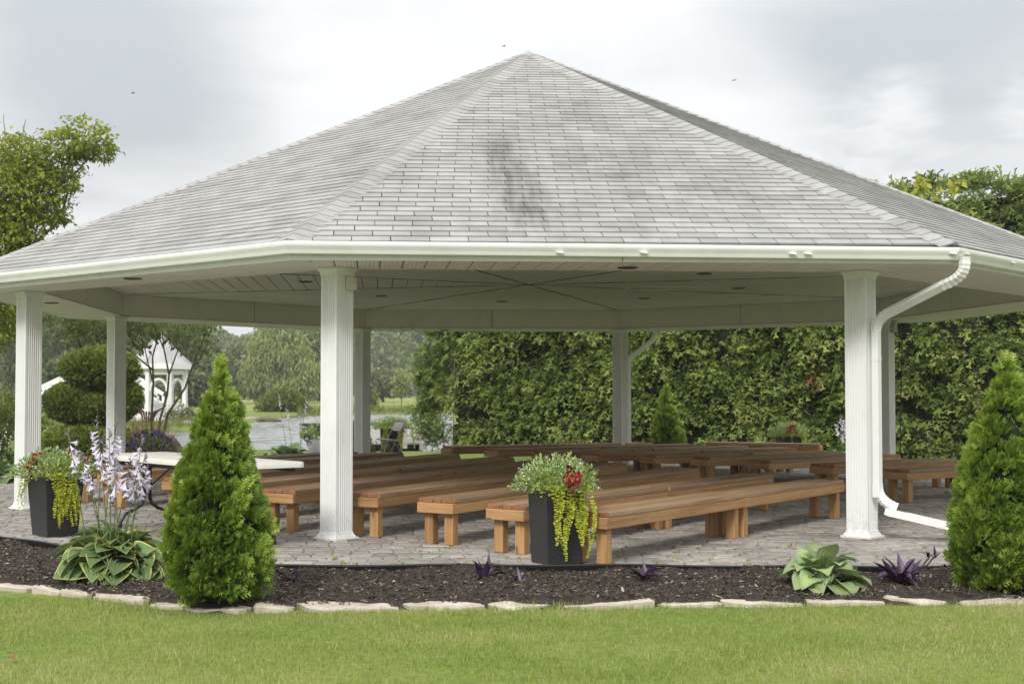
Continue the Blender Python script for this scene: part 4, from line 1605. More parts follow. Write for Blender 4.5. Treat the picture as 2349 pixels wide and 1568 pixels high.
def mixed_pot(loc, rz, wt, h, side, seed, where, reds, vine_n=22, red_s=.8):
    """white-flowered filler, red blossoms and trailing golden vines growing in a planter"""
    g = np.random.default_rng(seed)
    c = (0, 0, h - .02)
    fr = tag(empty('white_flowered_plant', loc, rz), f'airy white-flowered filler in the {where}', 'plant', 'plants in the woven planters')
    dome_plant(fr, 'foliage', 2000, c, wt * 1.02, .25, LEAF, .036, 'frost', .35, .3, .35)
    n = 750
    th = g.random(n) * 2 * PI; e = np.arcsin(g.random(n) ** .8)
    d = np.stack([np.cos(e) * np.cos(th), np.cos(e) * np.sin(th), np.sin(e)], 1)
    clump = .5 + .5 * np.sin(th * 4 + e * 3)
    P = np.array(c) + d * np.array([wt * 1.10, wt * 1.10, .28]) * (.85 + .2 * g.random(n))[:, None]
    P = P[g.random(n) < .35 + .6 * clump]
    k = len(P)
    me = scatter('white_flowers', ([(-.5, 0, 0), (.5, 0, 0), (.5, 1, 0), (-.5, 1, 0)], [(0, 1, 2, 3)]), P, frames(rand_dir(k), rand_dir(k)), .0045 + .005 * g.random(k))
    obj('white_flowers', me, fr, M['whitefl'])
    rp = tag(empty('red_flowered_plant', loc, rz), f'crimson flowered plant in the {where}', 'plant', 'plants in the woven planters')
    dome_plant(rp, 'foliage', 160, c, wt * .5, .15, LEAF, .05, 'frost', .4)
    for i, (x, y, z) in enumerate(reds):
        obj('blossom', BL_RED if i % 3 else BL_DARK, rp, None, (x, y, z), (g.random() * 6, g.random() * 6, 0), red_s + .35 * g.random())
    jn = tag(empty('creeping_jenny', loc, rz), f'golden trailing vines spilling from the {where}', 'trailing plant', 'plants in the woven planters')
    st, ln = [], []
    r = wt / 2 + .008
    for i in range(vine_n):
        u, (sx, sy), L = side(i, g)
        x, y = (sx * r if sx else u * r), (sy * r if sy else u * r)
        st.append((x, y, h - .005, sx, sy)); ln.append(L)
    vines(jn, st, ln, seed + 1)
    # mound of jenny leaves at the rim above the vines
    k = 320
    idx = g.integers(0, len(st), k)
    P = np.array([(s[0] - s[3] * .05, s[1] - s[4] * .05, h + .03) for s in st])[idx] + g.normal(0, .035, (k, 3)) * np.array([1, 1, 1.1])
    me = scatter('leaf_mound', ROUND, P, frames(rand_dir(k), np.array([0, 0, 1.0]) + g.normal(0, .6, (k, 3))), .020 + .010 * g.random(k), g.random(k))
    tag(obj('leaf_mound', me, jn, M['jenny']), kind='stuff')


def build_pots():
    # local frame: -y face looks towards the lawn, -x face to the table
    p1, r1 = (-.425, -7.775, 0), R_(21.8)
    planter(p1, r1, .287, .325, .585, 'black woven square planter standing at the end of the frontmost bench', group='black woven planters')
    def side1(i, g):
        j = i % 11
        if j < 4: return (-.70 + .62 * g.random(), (0, -1), .14 + .46 * g.random())
        if j < 8: return (.38 + .66 * g.random(), (0, -1), .34 + .30 * g.random())
        if j < 10: return (-.1 + .6 * g.random(), (0, -1), .08 + .28 * g.random())
        return (-.8 + 1.0 * g.random(), (-1, 0), .08 + .14 * g.random())
    reds = [(-.03, -.30, .745), (.025, -.31, .69), (-.07, -.34, .675), (-.05, -.34, .615), (.005, -.33, .655)]
    mixed_pot(p1, r1, .325, .585, side1, 21, 'planter at the end of the frontmost bench', reds, 24)
    p2, r2 = (-4.87, -5.80, 0), R_(41.5)
    planter(p2, r2, .305, .385, .55, 'black woven square planter in front of the column by the blooming hosta', group='black woven planters')
    def side2(i, g):
        j = i % 10
        if j < 6: return (-.65 + 1.1 * g.random(), (0, -1), .32 + .26 * g.random())
        if j < 8: return (-.9 + .8 * g.random(), (0, -1), .08 + .10 * g.random())
        return (.55 + .4 * g.random(), (-1, 0), .20 + .22 * g.random())
    reds = [(-.22, -.02, .69), (-.23, .04, .66), (-.25, .06, .62), (-.25, .02, .58), (-.20, .02, .72), (-.17, .03, .735), (.22, -.18, .71), (.25, -.16, .68), (.21, -.2, .67), (.25, -.19, .715), (.12, -.05, .745), (.16, .0, .75)]
    mixed_pot(p2, r2, .37, .55, side2, 51, 'planter by the blooming hosta', reds, 32)
    # behind the folding chair
    p3 = (-2.03, 9.3, -.06)
    planter(p3, R_(4), .38, .46, .64, 'black square planter on the grass behind the folding chair', group='black woven planters')
    def side3(i, g):
        return ((.7 + .3 * g.random(), (0, -1), .3 + .25 * g.random()) if i % 2 else (-.95 + .5 * g.random(), (0, -1), .15 + .45 * g.random()))
    mixed_pot(p3, R_(4), .42, .64, side3, 81, 'planter behind the folding chair', [(.22, -.2, .66), (.24, -.22, .58), (.2, -.2, .72)], 12)
    # in front of the hedge
    p4 = (5.62, 7.55, -.06)
    planter(p4, R_(15), .30, .36, .56, 'black planter with crimson flowers standing before the hedge', group='black woven planters')
    def side4(i, g): return ((-.9 + .5 * g.random(), (0, -1), .1 + .15 * g.random()) if i % 2 else (.8 + .2 * g.random(), (0, -1), .1 + .2 * g.random()))
    reds4 = [(-.16 + .05 * (i % 5) + .01 * (i % 3), -.2 - .02 * (i % 2), .60 + .05 * (i % 4)) for i in range(14)]
    mixed_pot(p4, R_(15), .36, .56, side4, 91, 'planter standing before the hedge', reds4, 10)
    # white box planter with violet petunias
    root = tag(empty('white_planter', (-3.42, 8.3, -.06), R_(6)), 'white ribbed box planter beside the far column', 'planter')
    obj('body', MB().box(-.24, .24, -.17, .17, 0, .46), root, M['gazebo'])
    for i in range(9):
        obj('rib', MB().box(-.235 + .055 * i, -.205 + .055 * i, -.182, -.171, .01, .45), root, M['gazebo'])
    obj('rim', MB().box(-.26, .26, -.19, .19, .461, .49), root, M['gazebo'])
    pt = tag(empty('petunia', (-3.42, 8.3, -.06)), 'violet petunias spilling from the white ribbed planter', 'flowers', 'violet petunias')
    dome_plant(pt, 'foliage', 900, (0, 0, .46), .42, .26, LEAF, .06, 'frost', .3)
    for i in range(26):
        a = rng.random() * 2 * PI; e = rng.random() * 1.4
        obj('blossom', BL_VIO, pt, None, (.42 * math.cos(a) * math.cos(e), .36 * math.sin(a) * math.cos(e) - .1, .46 + .26 * math.sin(e) - .2 * (rng.random() < .3)), (rng.random() * 6, 0, 0), 1.0 + .5 * rng.random())
    pt2 = tag(empty('petunia', (-2.62, 7.6, -.06)), 'violet petunias beside the far column near the folding chair', 'flowers', 'violet petunias')
    dome_plant(pt2, 'foliage', 900, (0, 0, .12), .30, .55, LEAF, .06, 'shrubleaf', .4)
    for i in range(16):
        a = rng.random() * 2 * PI; e = rng.random() * 1.3
        obj('blossom', BL_VIO, pt2, None, (.3 * math.cos(a) * math.cos(e), .3 * math.sin(a) * math.cos(e), .15 + .55 * math.sin(e)), (rng.random() * 6, 0, 0), 1.0)
    # dark red tapered pot by the evergreen
    root = tag(empty('flower_pot', (5.40, -1.15, 0)), 'dark red tapered pot on the patio beside the conical evergreen', 'pot')
    obj('body', smooth_by(MB().lathe([(.085, 0), (.13, .26), (.14, .27), (.14, .30), (.125, .30), (.115, .27)], 20).mesh('body'), 40), root, M['maroon'])


build_pots()


# ------------------------------------------------------------------ hostas
def hosta_leaf(e0, e1, Lp, Lb, wd, seed, cup=.22, flat=1.0):
    """petiole of length Lp then a heart-shaped blade; base direction +y, elevation bends from e0 to e1"""
    g = np.random.default_rng(seed)
    nu, nv = 9, 10
    V, E, A, F = [], [], [], []
    n = 40
    s = np.linspace(0, Lp + Lb, n)
    el = R_(e0) + (R_(e1) - R_(e0)) * (s / (Lp + Lb)) ** 1.3
    y = np.concatenate([[0], np.cumsum(np.cos(el[:-1]) * np.diff(s))])
    z = np.concatenate([[0], np.cumsum(np.sin(el[:-1]) * np.diff(s))])
    def pos(q): return np.interp(q, s, y), np.interp(q, s, z), np.interp(q, s, el)
    pw = .006
    for i in range(5):
        q = Lp * i / 4
        yy, zz, ee = pos(q)
        for u in (-1, 0, 1):
            V.append((u * pw, yy, zz + (abs(u) - 1) * -.0 - (.005 if u == 0 else 0))); E.append(-.6); A.append(0.0)
    for i in range(4):
        for j in range(2):
            a = i * 3 + j
            F.append((a, a + 1, a + 4, a + 3))
    b = len(V)
    ph = g.random() * 6
    for i in range(nv):
        v = i / (nv - 1)
        # heart outline: widest about a third of the way
        w = wd * .5 * (math.sin(PI * min(v ** .62, 1.0)) ** .85 if 0 < v < 1 else 0) * (1.06 - .18 * v)
        w = max(w, .004)
        if i == 0: w = wd * .16
        for j in range(nu):
            u = -1 + 2 * j / (nu - 1)
            back = .14 * Lb * (abs(u) ** 1.6) * max(0, 1 - v * 2.6)           # lobes reach back beside the petiole
            q = Lp + v * Lb - back
            yy, zz, ee = pos(q)
            cupz = cup * w * (u * u) + .07 * w * math.sin(9 * v + ph + u * 2) * abs(u) + .012 * Lb * math.sin(u * 9)
            V.append((u * w, yy - math.sin(ee) * cupz, zz + math.cos(ee) * cupz))
            E.append(max(abs(u), (v - .62) * 2.4 if v > .62 else 0, (.2 - v) * 2.2 + abs(u) * .5 if v < .2 else 0)); A.append(u)
    for i in range(nv - 1):
        for j in range(nu - 1):
            a = b + i * nu + j
            F.append((a, a + 1, a + nu + 1, a + nu))
    me = bpy.data.meshes.new('leaf')
    me.from_pydata(V, [], F)
    for nm, val in (('edge', E), ('across', A)):
        at_ = me.attributes.new(nm, 'FLOAT', 'POINT'); at_.data.foreach_set('value', np.array(val, np.float32))
    return smooth(me)


def hosta(name, loc, label, mat, scale, n, seed, spread=1.0, group=None, squash=1.0, chaos=1.0, wide=1.0):
    rnd = random.Random(seed)
    root = tag(empty(name, loc), label, 'hosta', group)
    kinds = [(0.0, (84, 8, .19, .23, .225)), (.25, (72, -30, .19, .25, .25)), (.5, (56, -40, .20, .26, .26)), (.75, (42, -54, .21, .25, .25)), (.95, (24, -46, .21, .24, .235))]
    meshes = []
    for q, a in kinds:
        ms = [hosta_leaf(*a, seed + i) for i in range(2)]
        for m_ in ms: m_.materials.append(M[mat])
        meshes.append((q, ms))
    for i in range(n):
        t = (i + .5) / n
        q = t ** .8
        k = min(range(len(meshes)), key=lambda j: abs(meshes[j][0] - q))
        if rnd.random() < .25: k = max(0, min(4, k + rnd.choice((-1, 1))))
        az = i * 2.39996 + rnd.gauss(0, .25)
        r0 = .03 + .06 * q
        o = obj('leaf', meshes[k][1][i % 2], root, None, (r0 * math.cos(az) * scale, r0 * math.sin(az) * scale, 0), (rnd.gauss(0, .10 * chaos), rnd.gauss(0, .16 * chaos), az - PI / 2 + rnd.gauss(0, .15 * chaos)), (wide * scale * rnd.uniform(.82, 1.12) * spread, scale * rnd.uniform(.85, 1.12) * spread, scale * squash * rnd.uniform(.9, 1.08)))
    return root


_tr = MB().rings([[(r * math.cos(2 * PI * i / 6), r * math.sin(2 * PI * i / 6), z) for i in range(6)] for r, z in ((.003, 0), (.0045, -.014), (.0085, -.030), (.010, -.036))], cap=False)
_tr.add([(r * math.cos(2 * PI * i / 12), r * math.sin(2 * PI * i / 12), z) for r, z in ((.010, -.036),) for i in range(12)] + [((.021 if i % 2 == 0 else .011) * math.cos(2 * PI * i / 12), (.021 if i % 2 == 0 else .011) * math.sin(2 * PI * i / 12), -.050 if i % 2 == 0 else -.042) for i in range(12)], [(i, (i + 1) % 12, 12 + (i + 1) % 12, 12 + i) for i in range(12)])
TRUMPET = _tr.mesh('blossom'); TRUMPET.materials.append(M['lilac'])
_bd = MB().lathe([(.001, 0), (.0055, -.010), (.006, -.020), (.002, -.032)], 6)
BUD = _bd.mesh('bud'); BUD.materials.append(M['bud'])


def stalks(root, tips, seed, mat='stem', n_fl=13, fs=1.0):
    """tips: (base xyz, tip xyz) in the plant's frame"""
    rnd = random.Random(seed)
    for b, t in tips:
        b, t = Vector(b), Vector(t)
        m = b.lerp(t, .5) + Vector((rnd.gauss(0, .02), rnd.gauss(0, .02), 0))
        pts = [b * (1 - q) ** 2 + m * 2 * q * (1 - q) + t * q * q for q in [i / 8 for i in range(9)]]
        st = MB().tube(pts, [.0055 - .0033 * i / 8 for i in range(9)], 5)
        # small bracts along the scape
        for k in range(4):
            q = .25 + .16 * k
            p = b.lerp(m, q * 2) if q < .5 else m.lerp(t, q * 2 - 1)
            a = rnd.random() * 6.28
            e = Vector((math.cos(a), math.sin(a), 1.2)).normalized()
            sd = Vector((-math.sin(a), math.cos(a), 0))
            st.add([p, p + e * .02 + sd * .006, p + e * .045, p + e * .02 - sd * .006], [(0, 1, 2, 3)])
        o = obj('flower_stalk', st, root, M[mat])
        face = rnd.random() * 6.28
        for i in range(n_fl):
            q = .76 + .20 * i / n_fl
            p = b * (1 - q) ** 2 + m * 2 * q * (1 - q) + t * q * q
            a = face + rnd.gauss(0, 1.1)
            tilt = 1.25 - 1.0 * (i / n_fl) * -.35 - .9 * (1 - i / n_fl) + rnd.gauss(0, .12)
            fl = obj('blossom', TRUMPET if i < n_fl * .86 else BUD, o, None, p, None, fs * (1.08 - .35 * i / n_fl) * rnd.uniform(.9, 1.15))
            fl.rotation_euler = Matrix.Rotation(a, 3, 'Z').to_4x4().to_euler() if False else (Matrix.Rotation(a, 3, 'Z') @ Matrix.Rotation(-tilt, 3, 'Y')).to_euler()
        for i in range(5):
            p = pts[-1].lerp(pts[-2], i * .12)
            a = rnd.random() * 6.28
            fl = obj('bud', BUD, o, None, p, None, fs * (.5 + .08 * i))
            fl.rotation_euler = (Matrix.Rotation(a, 3, 'Z') @ Matrix.Rotation(-2.2, 3, 'Y')).to_euler()


def build_hostas():
    c = Vector((-3.74, -8.42, -.02))
    h = hosta('blooming_hosta', c, 'big yellow-edged hosta with tall lilac flower stalks by the lawn edge', 'hosta_a', .94, 130, 31, squash=1.22, chaos=2.0)
    tips = []
    for x, y in ((155, 985), (222, 958), (250, 985), (268, 970), (326, 1000), (185, 1040), (200, 1060), (262, 1050), (300, 1052), (335, 1040), (340, 1065), (240, 1000), (315, 1075), (275, 1000), (248, 1085)):
        Y = -8.45 + random.uniform(-.3, .25)
        t = at(x, y, Y) - c
        tips.append(((random.uniform(-.1, .1) + t.x * .3, random.uniform(-.1, .1) + t.y * .2, .02), t))
    stalks(h, tips, 4, n_fl=8, fs=1.35)
    hosta('variegated_hosta', (1.34, -8.86, -.02), 'compact blue-green and yellow hosta in the mulch before the downspout column', 'hosta_b', .66, 38, 61, squash=1.3, chaos=1.5, wide=1.25)
    b = hosta('back_hosta', (-3.98, 7.7, -.06), 'large plain green hosta at the pond side behind the table', 'hosta_c', 1.15, 44, 71)
    stalks(b, [((0, 0, 0), at(635, 890, 7.7) - Vector((-3.98, 7.7, -.06))), ((.1, 0, 0), at(655, 925, 7.7) - Vector((-3.98, 7.7, -.06))), ((.2, 0, 0), at(703, 905, 7.7) - Vector((-3.98, 7.7, -.06))), ((.2, .1, 0), at(690, 945, 7.7) - Vector((-3.98, 7.7, -.06)))], 8, n_fl=9)
    l = hosta('side_hosta', (-7.75, 1.5, -.06), 'green hosta with bare pale stalks beyond the patio edge', 'hosta_c', 1.15, 40, 81)
    stalks(l, [((0, 0, 0), at(x, y, 1.5) - Vector((-7.75, 1.5, -.06))) for x, y in ((20, 960), (32, 990), (8, 1000))], 9, n_fl=4, fs=.7)
    r = hosta('hedge_hosta', (6.65, 7.7, -.06), 'lilac flowering hosta at the foot of the hedge behind the downspout column', 'hosta_c', .9, 30, 91)
    stalks(r, [((0, 0, 0), at(x, y, 7.7) - Vector((6.65, 7.7, -.06))) for x, y in ((1922, 965), (1930, 950), (1936, 985), (1940, 960))], 12, n_fl=12, fs=1.4)


build_hostas()


def lance_leaf(L, w, bend, seed):
    n = 6
    mb = MB()
    vs, fs = [], []
    for i in range(n):
        t = i / (n - 1)
        ww = w * .5 * math.sin(PI * (.12 + .88 * t) ** .8) if i < n - 1 else .001
        y, z = L * t * math.cos(bend * t * .6), L * (t * math.sin(.9) - bend * t * t * .6)
        vs += [(-ww, y * .8, z + ww * .5), (0, y * .8, z), (ww, y * .8, z + ww * .5)]
    for i in range(n - 1):
        for j in range(2):
            a = i * 3 + j
            fs.append((a, a + 1, a + 4, a + 3))
    me = smooth(mb.add(vs, fs).mesh('leaf'))
    me.materials.append(M['purple_leaf'])
    return me


def build_purples():
    ms = [lance_leaf(.15, .034, b, 0) for b in (.2, .7, 1.2)]
    for x, y, s, n, lab in ((-1.02, -8.62, .85, 13, 'purple-leaved plant in the mulch nearest the woven planter, left of it'), (.13, -8.62, .8, 11, 'low purple-leaved plant in the mulch in front of the frontmost bench'),
                            (1.93, -8.72, 1.0, 26, 'largest purple-leaved plant beside the variegated hosta'), (-2.42, -8.72, .6, 7, 'small sparse purple-leaved plant beside the front conical evergreen'), (-.80, -8.80, .62, 7, 'little purple-leaved sprig near the woven planter')):
        if n == 13: lab = 'purple-leaved plant in the mulch below the fourth bench end'
        rnd = random.Random(int(x * 100))
        root = tag(empty('purple_heart', (x, y, -.03)), lab, 'plant', 'purple plants in the mulch')
        for i in range(n):
            a = i * 2.4 + rnd.gauss(0, .3)
            obj('leaf', ms[i % 3], root, None, (.02 * math.cos(a), .02 * math.sin(a), .012 * (i % 4)), (rnd.gauss(.0, .35), rnd.gauss(0, .25), a), 1.6 * s * rnd.uniform(.75, 1.2))
        if n == 26:
            st = MB().tube([(0, 0, .02), (.12, -.02, .10), (.20, -.02, .20)], .006, 5).tube([(.05, 0, .05), (.16, .02, .09), (.25, .02, .20)], .005, 5)
            obj('stem', st, root, M['purple_leaf'])
            for i in range(8):
                obj('leaf', ms[i % 3], root, None, (.20 if i % 2 else .25, 0, .19), (rnd.gauss(0, .3), 0, i * 1.3), .62)


build_purples()


# ------------------------------------------------------------------ conical evergreens
def arborvitae(loc, H, R0, label, seed, group, n_cl=460, per=40, sp=.062):
    g = np.random.default_rng(seed)
    root = tag(empty('conical_evergreen', loc), label, 'evergreen', group)
    prof_t = np.array([0, .05, .12, .22, .35, .5, .65, .8, .9, .96, 1.0])
    prof_r = np.array([.68, .85, .97, 1.0, .92, .73, .52, .31, .16, .075, .012]) * R0
    tt = np.linspace(0, 1, 400)
    w = np.interp(tt, prof_t, prof_r) + .01
    t = np.interp(g.random(n_cl), np.cumsum(w) / w.sum(), tt)
    th = g.random(n_cl) * 2 * PI
    bumpy = 1 + .10 * np.sin(th * 3 + t * 9) + .07 * np.sin(th * 5 - t * 17 + 1) + g.normal(0, .05, n_cl)
    r = np.interp(t, prof_t, prof_r) * bumpy
    out = np.stack([np.cos(th), np.sin(th), np.zeros(n_cl)], 1)
    C = out * (r * .80)[:, None]; C[:, 2] = .04 + t * (H - .05)
    rad = (.035 + .030 * g.random(n_cl)) * (.55 + .45 * (1 - t)) * (R0 / .34)
    k = np.repeat(np.arange(n_cl), per)
    n = len(k)
    d = out[k] * .75 + np.array([0, 0, .55]) + g.normal(0, .55, (n, 3))
    d = unit(d)
    P = C[k] + d * (rad[k] * (.3 + .9 * g.random(n)))[:, None]
    dd = unit(d + np.array([0, 0, .55]) + g.normal(0, .25, (n, 3)))
    side = np.cross(out[k], [0, 0, 1]) + g.normal(0, .6, (n, 3))
    # tint: tips (pushed out) are younger and lighter; clumps differ
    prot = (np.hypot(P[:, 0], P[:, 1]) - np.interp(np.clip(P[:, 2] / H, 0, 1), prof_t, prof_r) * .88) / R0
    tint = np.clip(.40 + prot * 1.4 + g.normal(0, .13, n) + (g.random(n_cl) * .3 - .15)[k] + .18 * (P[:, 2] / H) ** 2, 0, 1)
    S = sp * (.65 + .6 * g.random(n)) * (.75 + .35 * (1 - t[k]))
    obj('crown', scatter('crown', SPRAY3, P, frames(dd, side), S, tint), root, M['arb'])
    # leading shoots
    m = 90
    P = np.stack([g.normal(0, .018, m), g.normal(0, .018, m), H - .22 + .24 * g.random(m)], 1)
    d = np.stack([g.normal(0, .25, m), g.normal(0, .25, m), np.ones(m)], 1)
    obj('leader', scatter('leader', SPRAY3, P, frames(d, rand_dir(m)), .07, .6 + .4 * g.random(m)), root, M['arb'])
    core = MB().lathe([(max(np.interp(q, prof_t, prof_r) * .66, .004), .03 + q * (H - .12)) for q in np.linspace(0, 1, 12)], 14)
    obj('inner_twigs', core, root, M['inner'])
    obj('trunk', MB().tube([(0, 0, -.03), (0, 0, H * .8)], [.03, .008], 7), root, M['bark'])


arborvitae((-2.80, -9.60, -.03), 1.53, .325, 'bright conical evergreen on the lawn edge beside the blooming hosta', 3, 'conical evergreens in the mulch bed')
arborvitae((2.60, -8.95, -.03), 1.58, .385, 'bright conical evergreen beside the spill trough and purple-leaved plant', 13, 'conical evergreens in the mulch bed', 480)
arborvitae((3.62, 9.4, -.06), 1.50, .30, 'small dark conical evergreen standing in front of the hedge', 23, None, 200, 16, .10)


def build_litter():
    g = random.Random(8)
    lf = MB().add([(0, 0, 0), (-.3, .4, .15), (0, 1, .05), (.35, .45, .2)], [(0, 2, 1), (0, 3, 2)]).mesh('fallen_leaf')
    for x, y, m, s, lab in ((952, 1278, 'deadleaf', .06, 'yellow fallen leaf lying on the pavers before the third bench'), (1125, 1305, 'deadleaf', .035, 'small yellow leaf lying by the edging strip'), (1790, 1300, 'deadleaf', .03, 'tiny yellowish leaf on the pavers near the variegated hosta')):
        d = img_dir(x, y); t = -(CAM[2] - .012) / d.z
        o = obj('fallen_leaf', lf.copy(), None, M[m], (CAM[0] + d.x * t, CAM[1] + d.y * t, .006), (0, 0, g.random() * 6), s)
        tag(o, lab, 'leaf', 'fallen leaves')
    d = img_dir(35, 1512); t = -(CAM[2] + .03) / d.z
    tag(obj('fallen_leaf', lf.copy(), None, M['brownleaf'], (CAM[0] + d.x * t, CAM[1] + d.y * t, -.03), (0, 0, 1), .07), 'brown curled fallen leaf lying on the lawn', 'leaf', 'fallen leaves')


build_litter()

# ------------------------------------------------------------------ hedge
def build_hedge():
    g = np.random.default_rng(77)
    a, b = np.array([-1.2, 16.4]), np.array([18.5, 3.9])
    L = np.linalg.norm(b - a)
    e = (b - a) / L
    n2 = np.array([e[1], -e[0]])           # towards the pavilion
    H = 5.55
    root = tag(empty('cedar_hedge', (a[0], a[1], -.06), math.atan2(e[1], e[0])), 'tall clipped cedar hedge running behind the pavilion to the frame edge', 'hedge')
    # local frame: x along, -y towards the pavilion
    N = 3900
    s = L * g.random(N)
    z = H * g.random(N) ** .92
    top = g.random(N) < .16
    yy = np.where(top, 1.3 * g.random(N) - .1, 0)
    z = np.where(top, H + .10 * np.sin(s * 2.1) + .08 * np.sin(s * 5.3), z)
    end = g.random(N) < .10
    yy = np.where(end & ~top, 1.5 * g.random(N), yy)
    s = np.where(end & ~top, 0, s)
    bulge = .22 * np.sin(s * 1.9 + z * .6) * np.sin(z * 1.6 + s * .4) + .15 * np.sin(s * 4.1 + 1) * np.sin(z * 3.3 + s) + g.normal(0, .10, N)
    round_end = np.clip(1 - s / .9, 0, 1) ** 2 * .7
    taper = .10 * (z / H)
    lean = .18 * np.sin(z * .9 + .4) * np.clip(1 - s / 1.2, 0, 1)
    C = np.stack([s - np.where(end & ~top, bulge, 0) - lean, yy - np.where(top | end, 0, bulge) + round_end * (~end) + taper, z], 1)
    nrm = np.zeros((N, 3))
    nrm[:, 1] = -1
    nrm[end & ~top] = [-1, -.3, 0]
    nrm[top] = [0, -.2, 1]
    per = 24
    k = np.repeat(np.arange(N), per)
    n = len(k)
    d = nrm[k] * .75 + np.array([0, 0, .12]) + g.normal(0, .55, (n, 3))
    d = unit(d)
    P = C[k] + d * (.05 + .22 * g.random(n))[:, None]
    droop = unit(d + np.array([0, 0, -.25]) + g.normal(0, .2, (n, 3)))
    nr = np.array([0, -.35, .9]) + g.normal(0, .45, (n, 3))
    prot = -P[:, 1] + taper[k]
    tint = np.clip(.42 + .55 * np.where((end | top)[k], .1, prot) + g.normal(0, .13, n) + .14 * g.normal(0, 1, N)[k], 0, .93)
    dead = (g.random(N) < .004)[k]
    tint = np.where(dead, 1.0, tint)
    S = np.clip(.125 * np.exp(g.normal(0, .35, n)), .05, .30) * (.8 + .4 * g.random(N))[k]
    # gaps where the inside shows
    hole = (np.sin(C[:, 0] * 2.3 + 2) * np.sin(C[:, 2] * 2.9 + C[:, 0] * .7) > .80)[k] & (g.random(n) < .55)
    keep = ~hole
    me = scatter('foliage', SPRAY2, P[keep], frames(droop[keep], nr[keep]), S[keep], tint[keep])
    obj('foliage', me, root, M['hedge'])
    # ragged shoots on the top
    m = 500
    P = np.stack([L * g.random(m), .2 + .8 * g.random(m), H + .08 + .16 * g.random(m)], 1)
    me = scatter('shoots', SPRAY2, P, frames(np.array([0, 0, 1]) + g.normal(0, .4, (m, 3)), rand_dir(m)), .22 + .16 * g.random(m), .5 + .4 * g.random(m))
    obj('shoots', me, root, M['hedge'])
    core = MB()
    ns, nz = 60, 16
    rows = []
    for i in range(ns + 1):
        for j in range(nz + 1):
            x, zz = .7 + (L - .5) * i / ns, (H - .12) * j / nz
            rows.append((x, .33 + .10 * math.sin(x * 3.1 + zz * 2) + .08 * math.sin(zz * 5 - x) + .10 * zz / H, zz))
    core.add(rows, [(i * (nz + 1) + j, (i + 1) * (nz + 1) + j, (i + 1) * (nz + 1) + j + 1, i * (nz + 1) + j + 1) for i in range(ns) for j in range(nz)])
    core.box(.7, L + .2, 1.2, 1.3, 0, H - .15)
    core.box(.62, .72, .3, 1.25, 0, H - .15)
    core.box(.7, L + .2, .35, 1.2, H - .22, H - .16)
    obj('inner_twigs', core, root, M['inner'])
    for i in range(26):
        x = .5 + i * .9
        obj('trunk', MB().tube([(x, .45, 0), (x + .05, .5, 2.5), (x, .5, H - .4)], [.07, .05, .02], 6), root, M['bark'])
    # wild vine shoots over the top
    vr = tag(empty('wild_vine', (13.0, 8.2, 5.3)), 'pale wild vine shoots growing over the top of the hedge', 'vine')
    vm = MB()
    P = []
    for (x0, y0), (x1, y1), (x2, y2) in (((2040, 470), (2030, 430), (2022, 428)), ((2050, 470), (2062, 440), (2072, 455)), ((2085, 470), (2110, 430), (2112, 408)), ((2120, 450), (2115, 425), (2118, 410)), ((2180, 450), (2190, 425), (2196, 415)), ((2160, 460), (2150, 440), (2140, 436))):
        Y = 8.0
        q = [at(x0, y0, Y) - Vector((13.0, 8.2, 5.3)), at(x1, y1, Y) - Vector((13.0, 8.2, 5.3)), at(x2, y2, Y) - Vector((13.0, 8.2, 5.3))]
        vm.tube(q, [.012, .009, .004], 4)
        for t in np.linspace(.3, 1, 9):
            p = q[0] * (1 - t) ** 2 + q[1] * 2 * t * (1 - t) + q[2] * t * t
            P += [np.array(p) + g.normal(0, .05, 3) for _ in range(2)]
    obj('stem', vm, vr, M['stem'])
    P = np.array(P); n = len(P)
    me = scatter('leaves', LEAF, P, frames(g.normal(size=(n, 3)) + np.array([0, 0, -.2]), g.normal(size=(n, 3)) + np.array([0, -1, .5])), .12 + .08 * g.random(n), .7 + .3 * g.random(n))
    obj('leaves', me, vr, M['maple'])


build_hedge()


# ------------------------------------------------------------------ trees and bushes
def leaf_cloud(blobs, n, size, seed, tmpl=LEAF, clump=.22, per=14, droop=.2, shell=.35, flat=.6):
    """blobs: list of (x, y, z, rx, ry, rz); leaves gather in small clumps within them"""
    g = np.random.default_rng(seed)
    B = np.array(blobs, float)
    vol = (B[:, 3] * B[:, 4] * B[:, 5]) ** (2 / 3)
    nc = max(n // per, 4)
    bi = g.choice(len(B), nc, p=vol / vol.sum())
    d = unit(g.normal(size=(nc, 3)))
    r = (shell + (1 - shell) * g.random(nc)) ** .5
    C = B[bi, :3] + d * r[:, None] * B[bi, 3:]
    k = np.repeat(np.arange(nc), per)
    m = len(k)
    rr = clump * B[bi, 3:].mean(1)
    P = C[k] + g.normal(0, 1, (m, 3)) * np.minimum(rr[k], .9)[:, None] * np.array([1, 1, flat])
    out = unit(P - B[bi][k, :3])
    dd = out * .5 + g.normal(0, .6, (m, 3)) + np.array([0, 0, -droop])
    nr = np.array([0, 0, .9]) + g.normal(0, .5, (m, 3))
    # tint rises towards the top of each blob and differs by clump
    t = np.clip(.38 + .22 * out[:, 2] + .20 * (g.random(nc) - .5)[k] + g.normal(0, .16, m), 0, 1)
    return scatter('crown', tmpl, P, frames(dd, nr), size * (.65 + .7 * g.random(m)), t)


def limb(mb, a, b, r0, r1, seed, wob=.08, n=7):
    g = random.Random(seed)
    a, b = Vector(a), Vector(b)
    L = (b - a).length
    pts = [a.lerp(b, i / (n - 1)) + Vector((g.gauss(0, wob), g.gauss(0, wob), g.gauss(0, wob * .5))) * L * .35 * math.sin(PI * i / (n - 1)) for i in range(n)]
    mb.tube(pts, [r0 + (r1 - r0) * i / (n - 1) for i in range(n)], 6)
    return pts


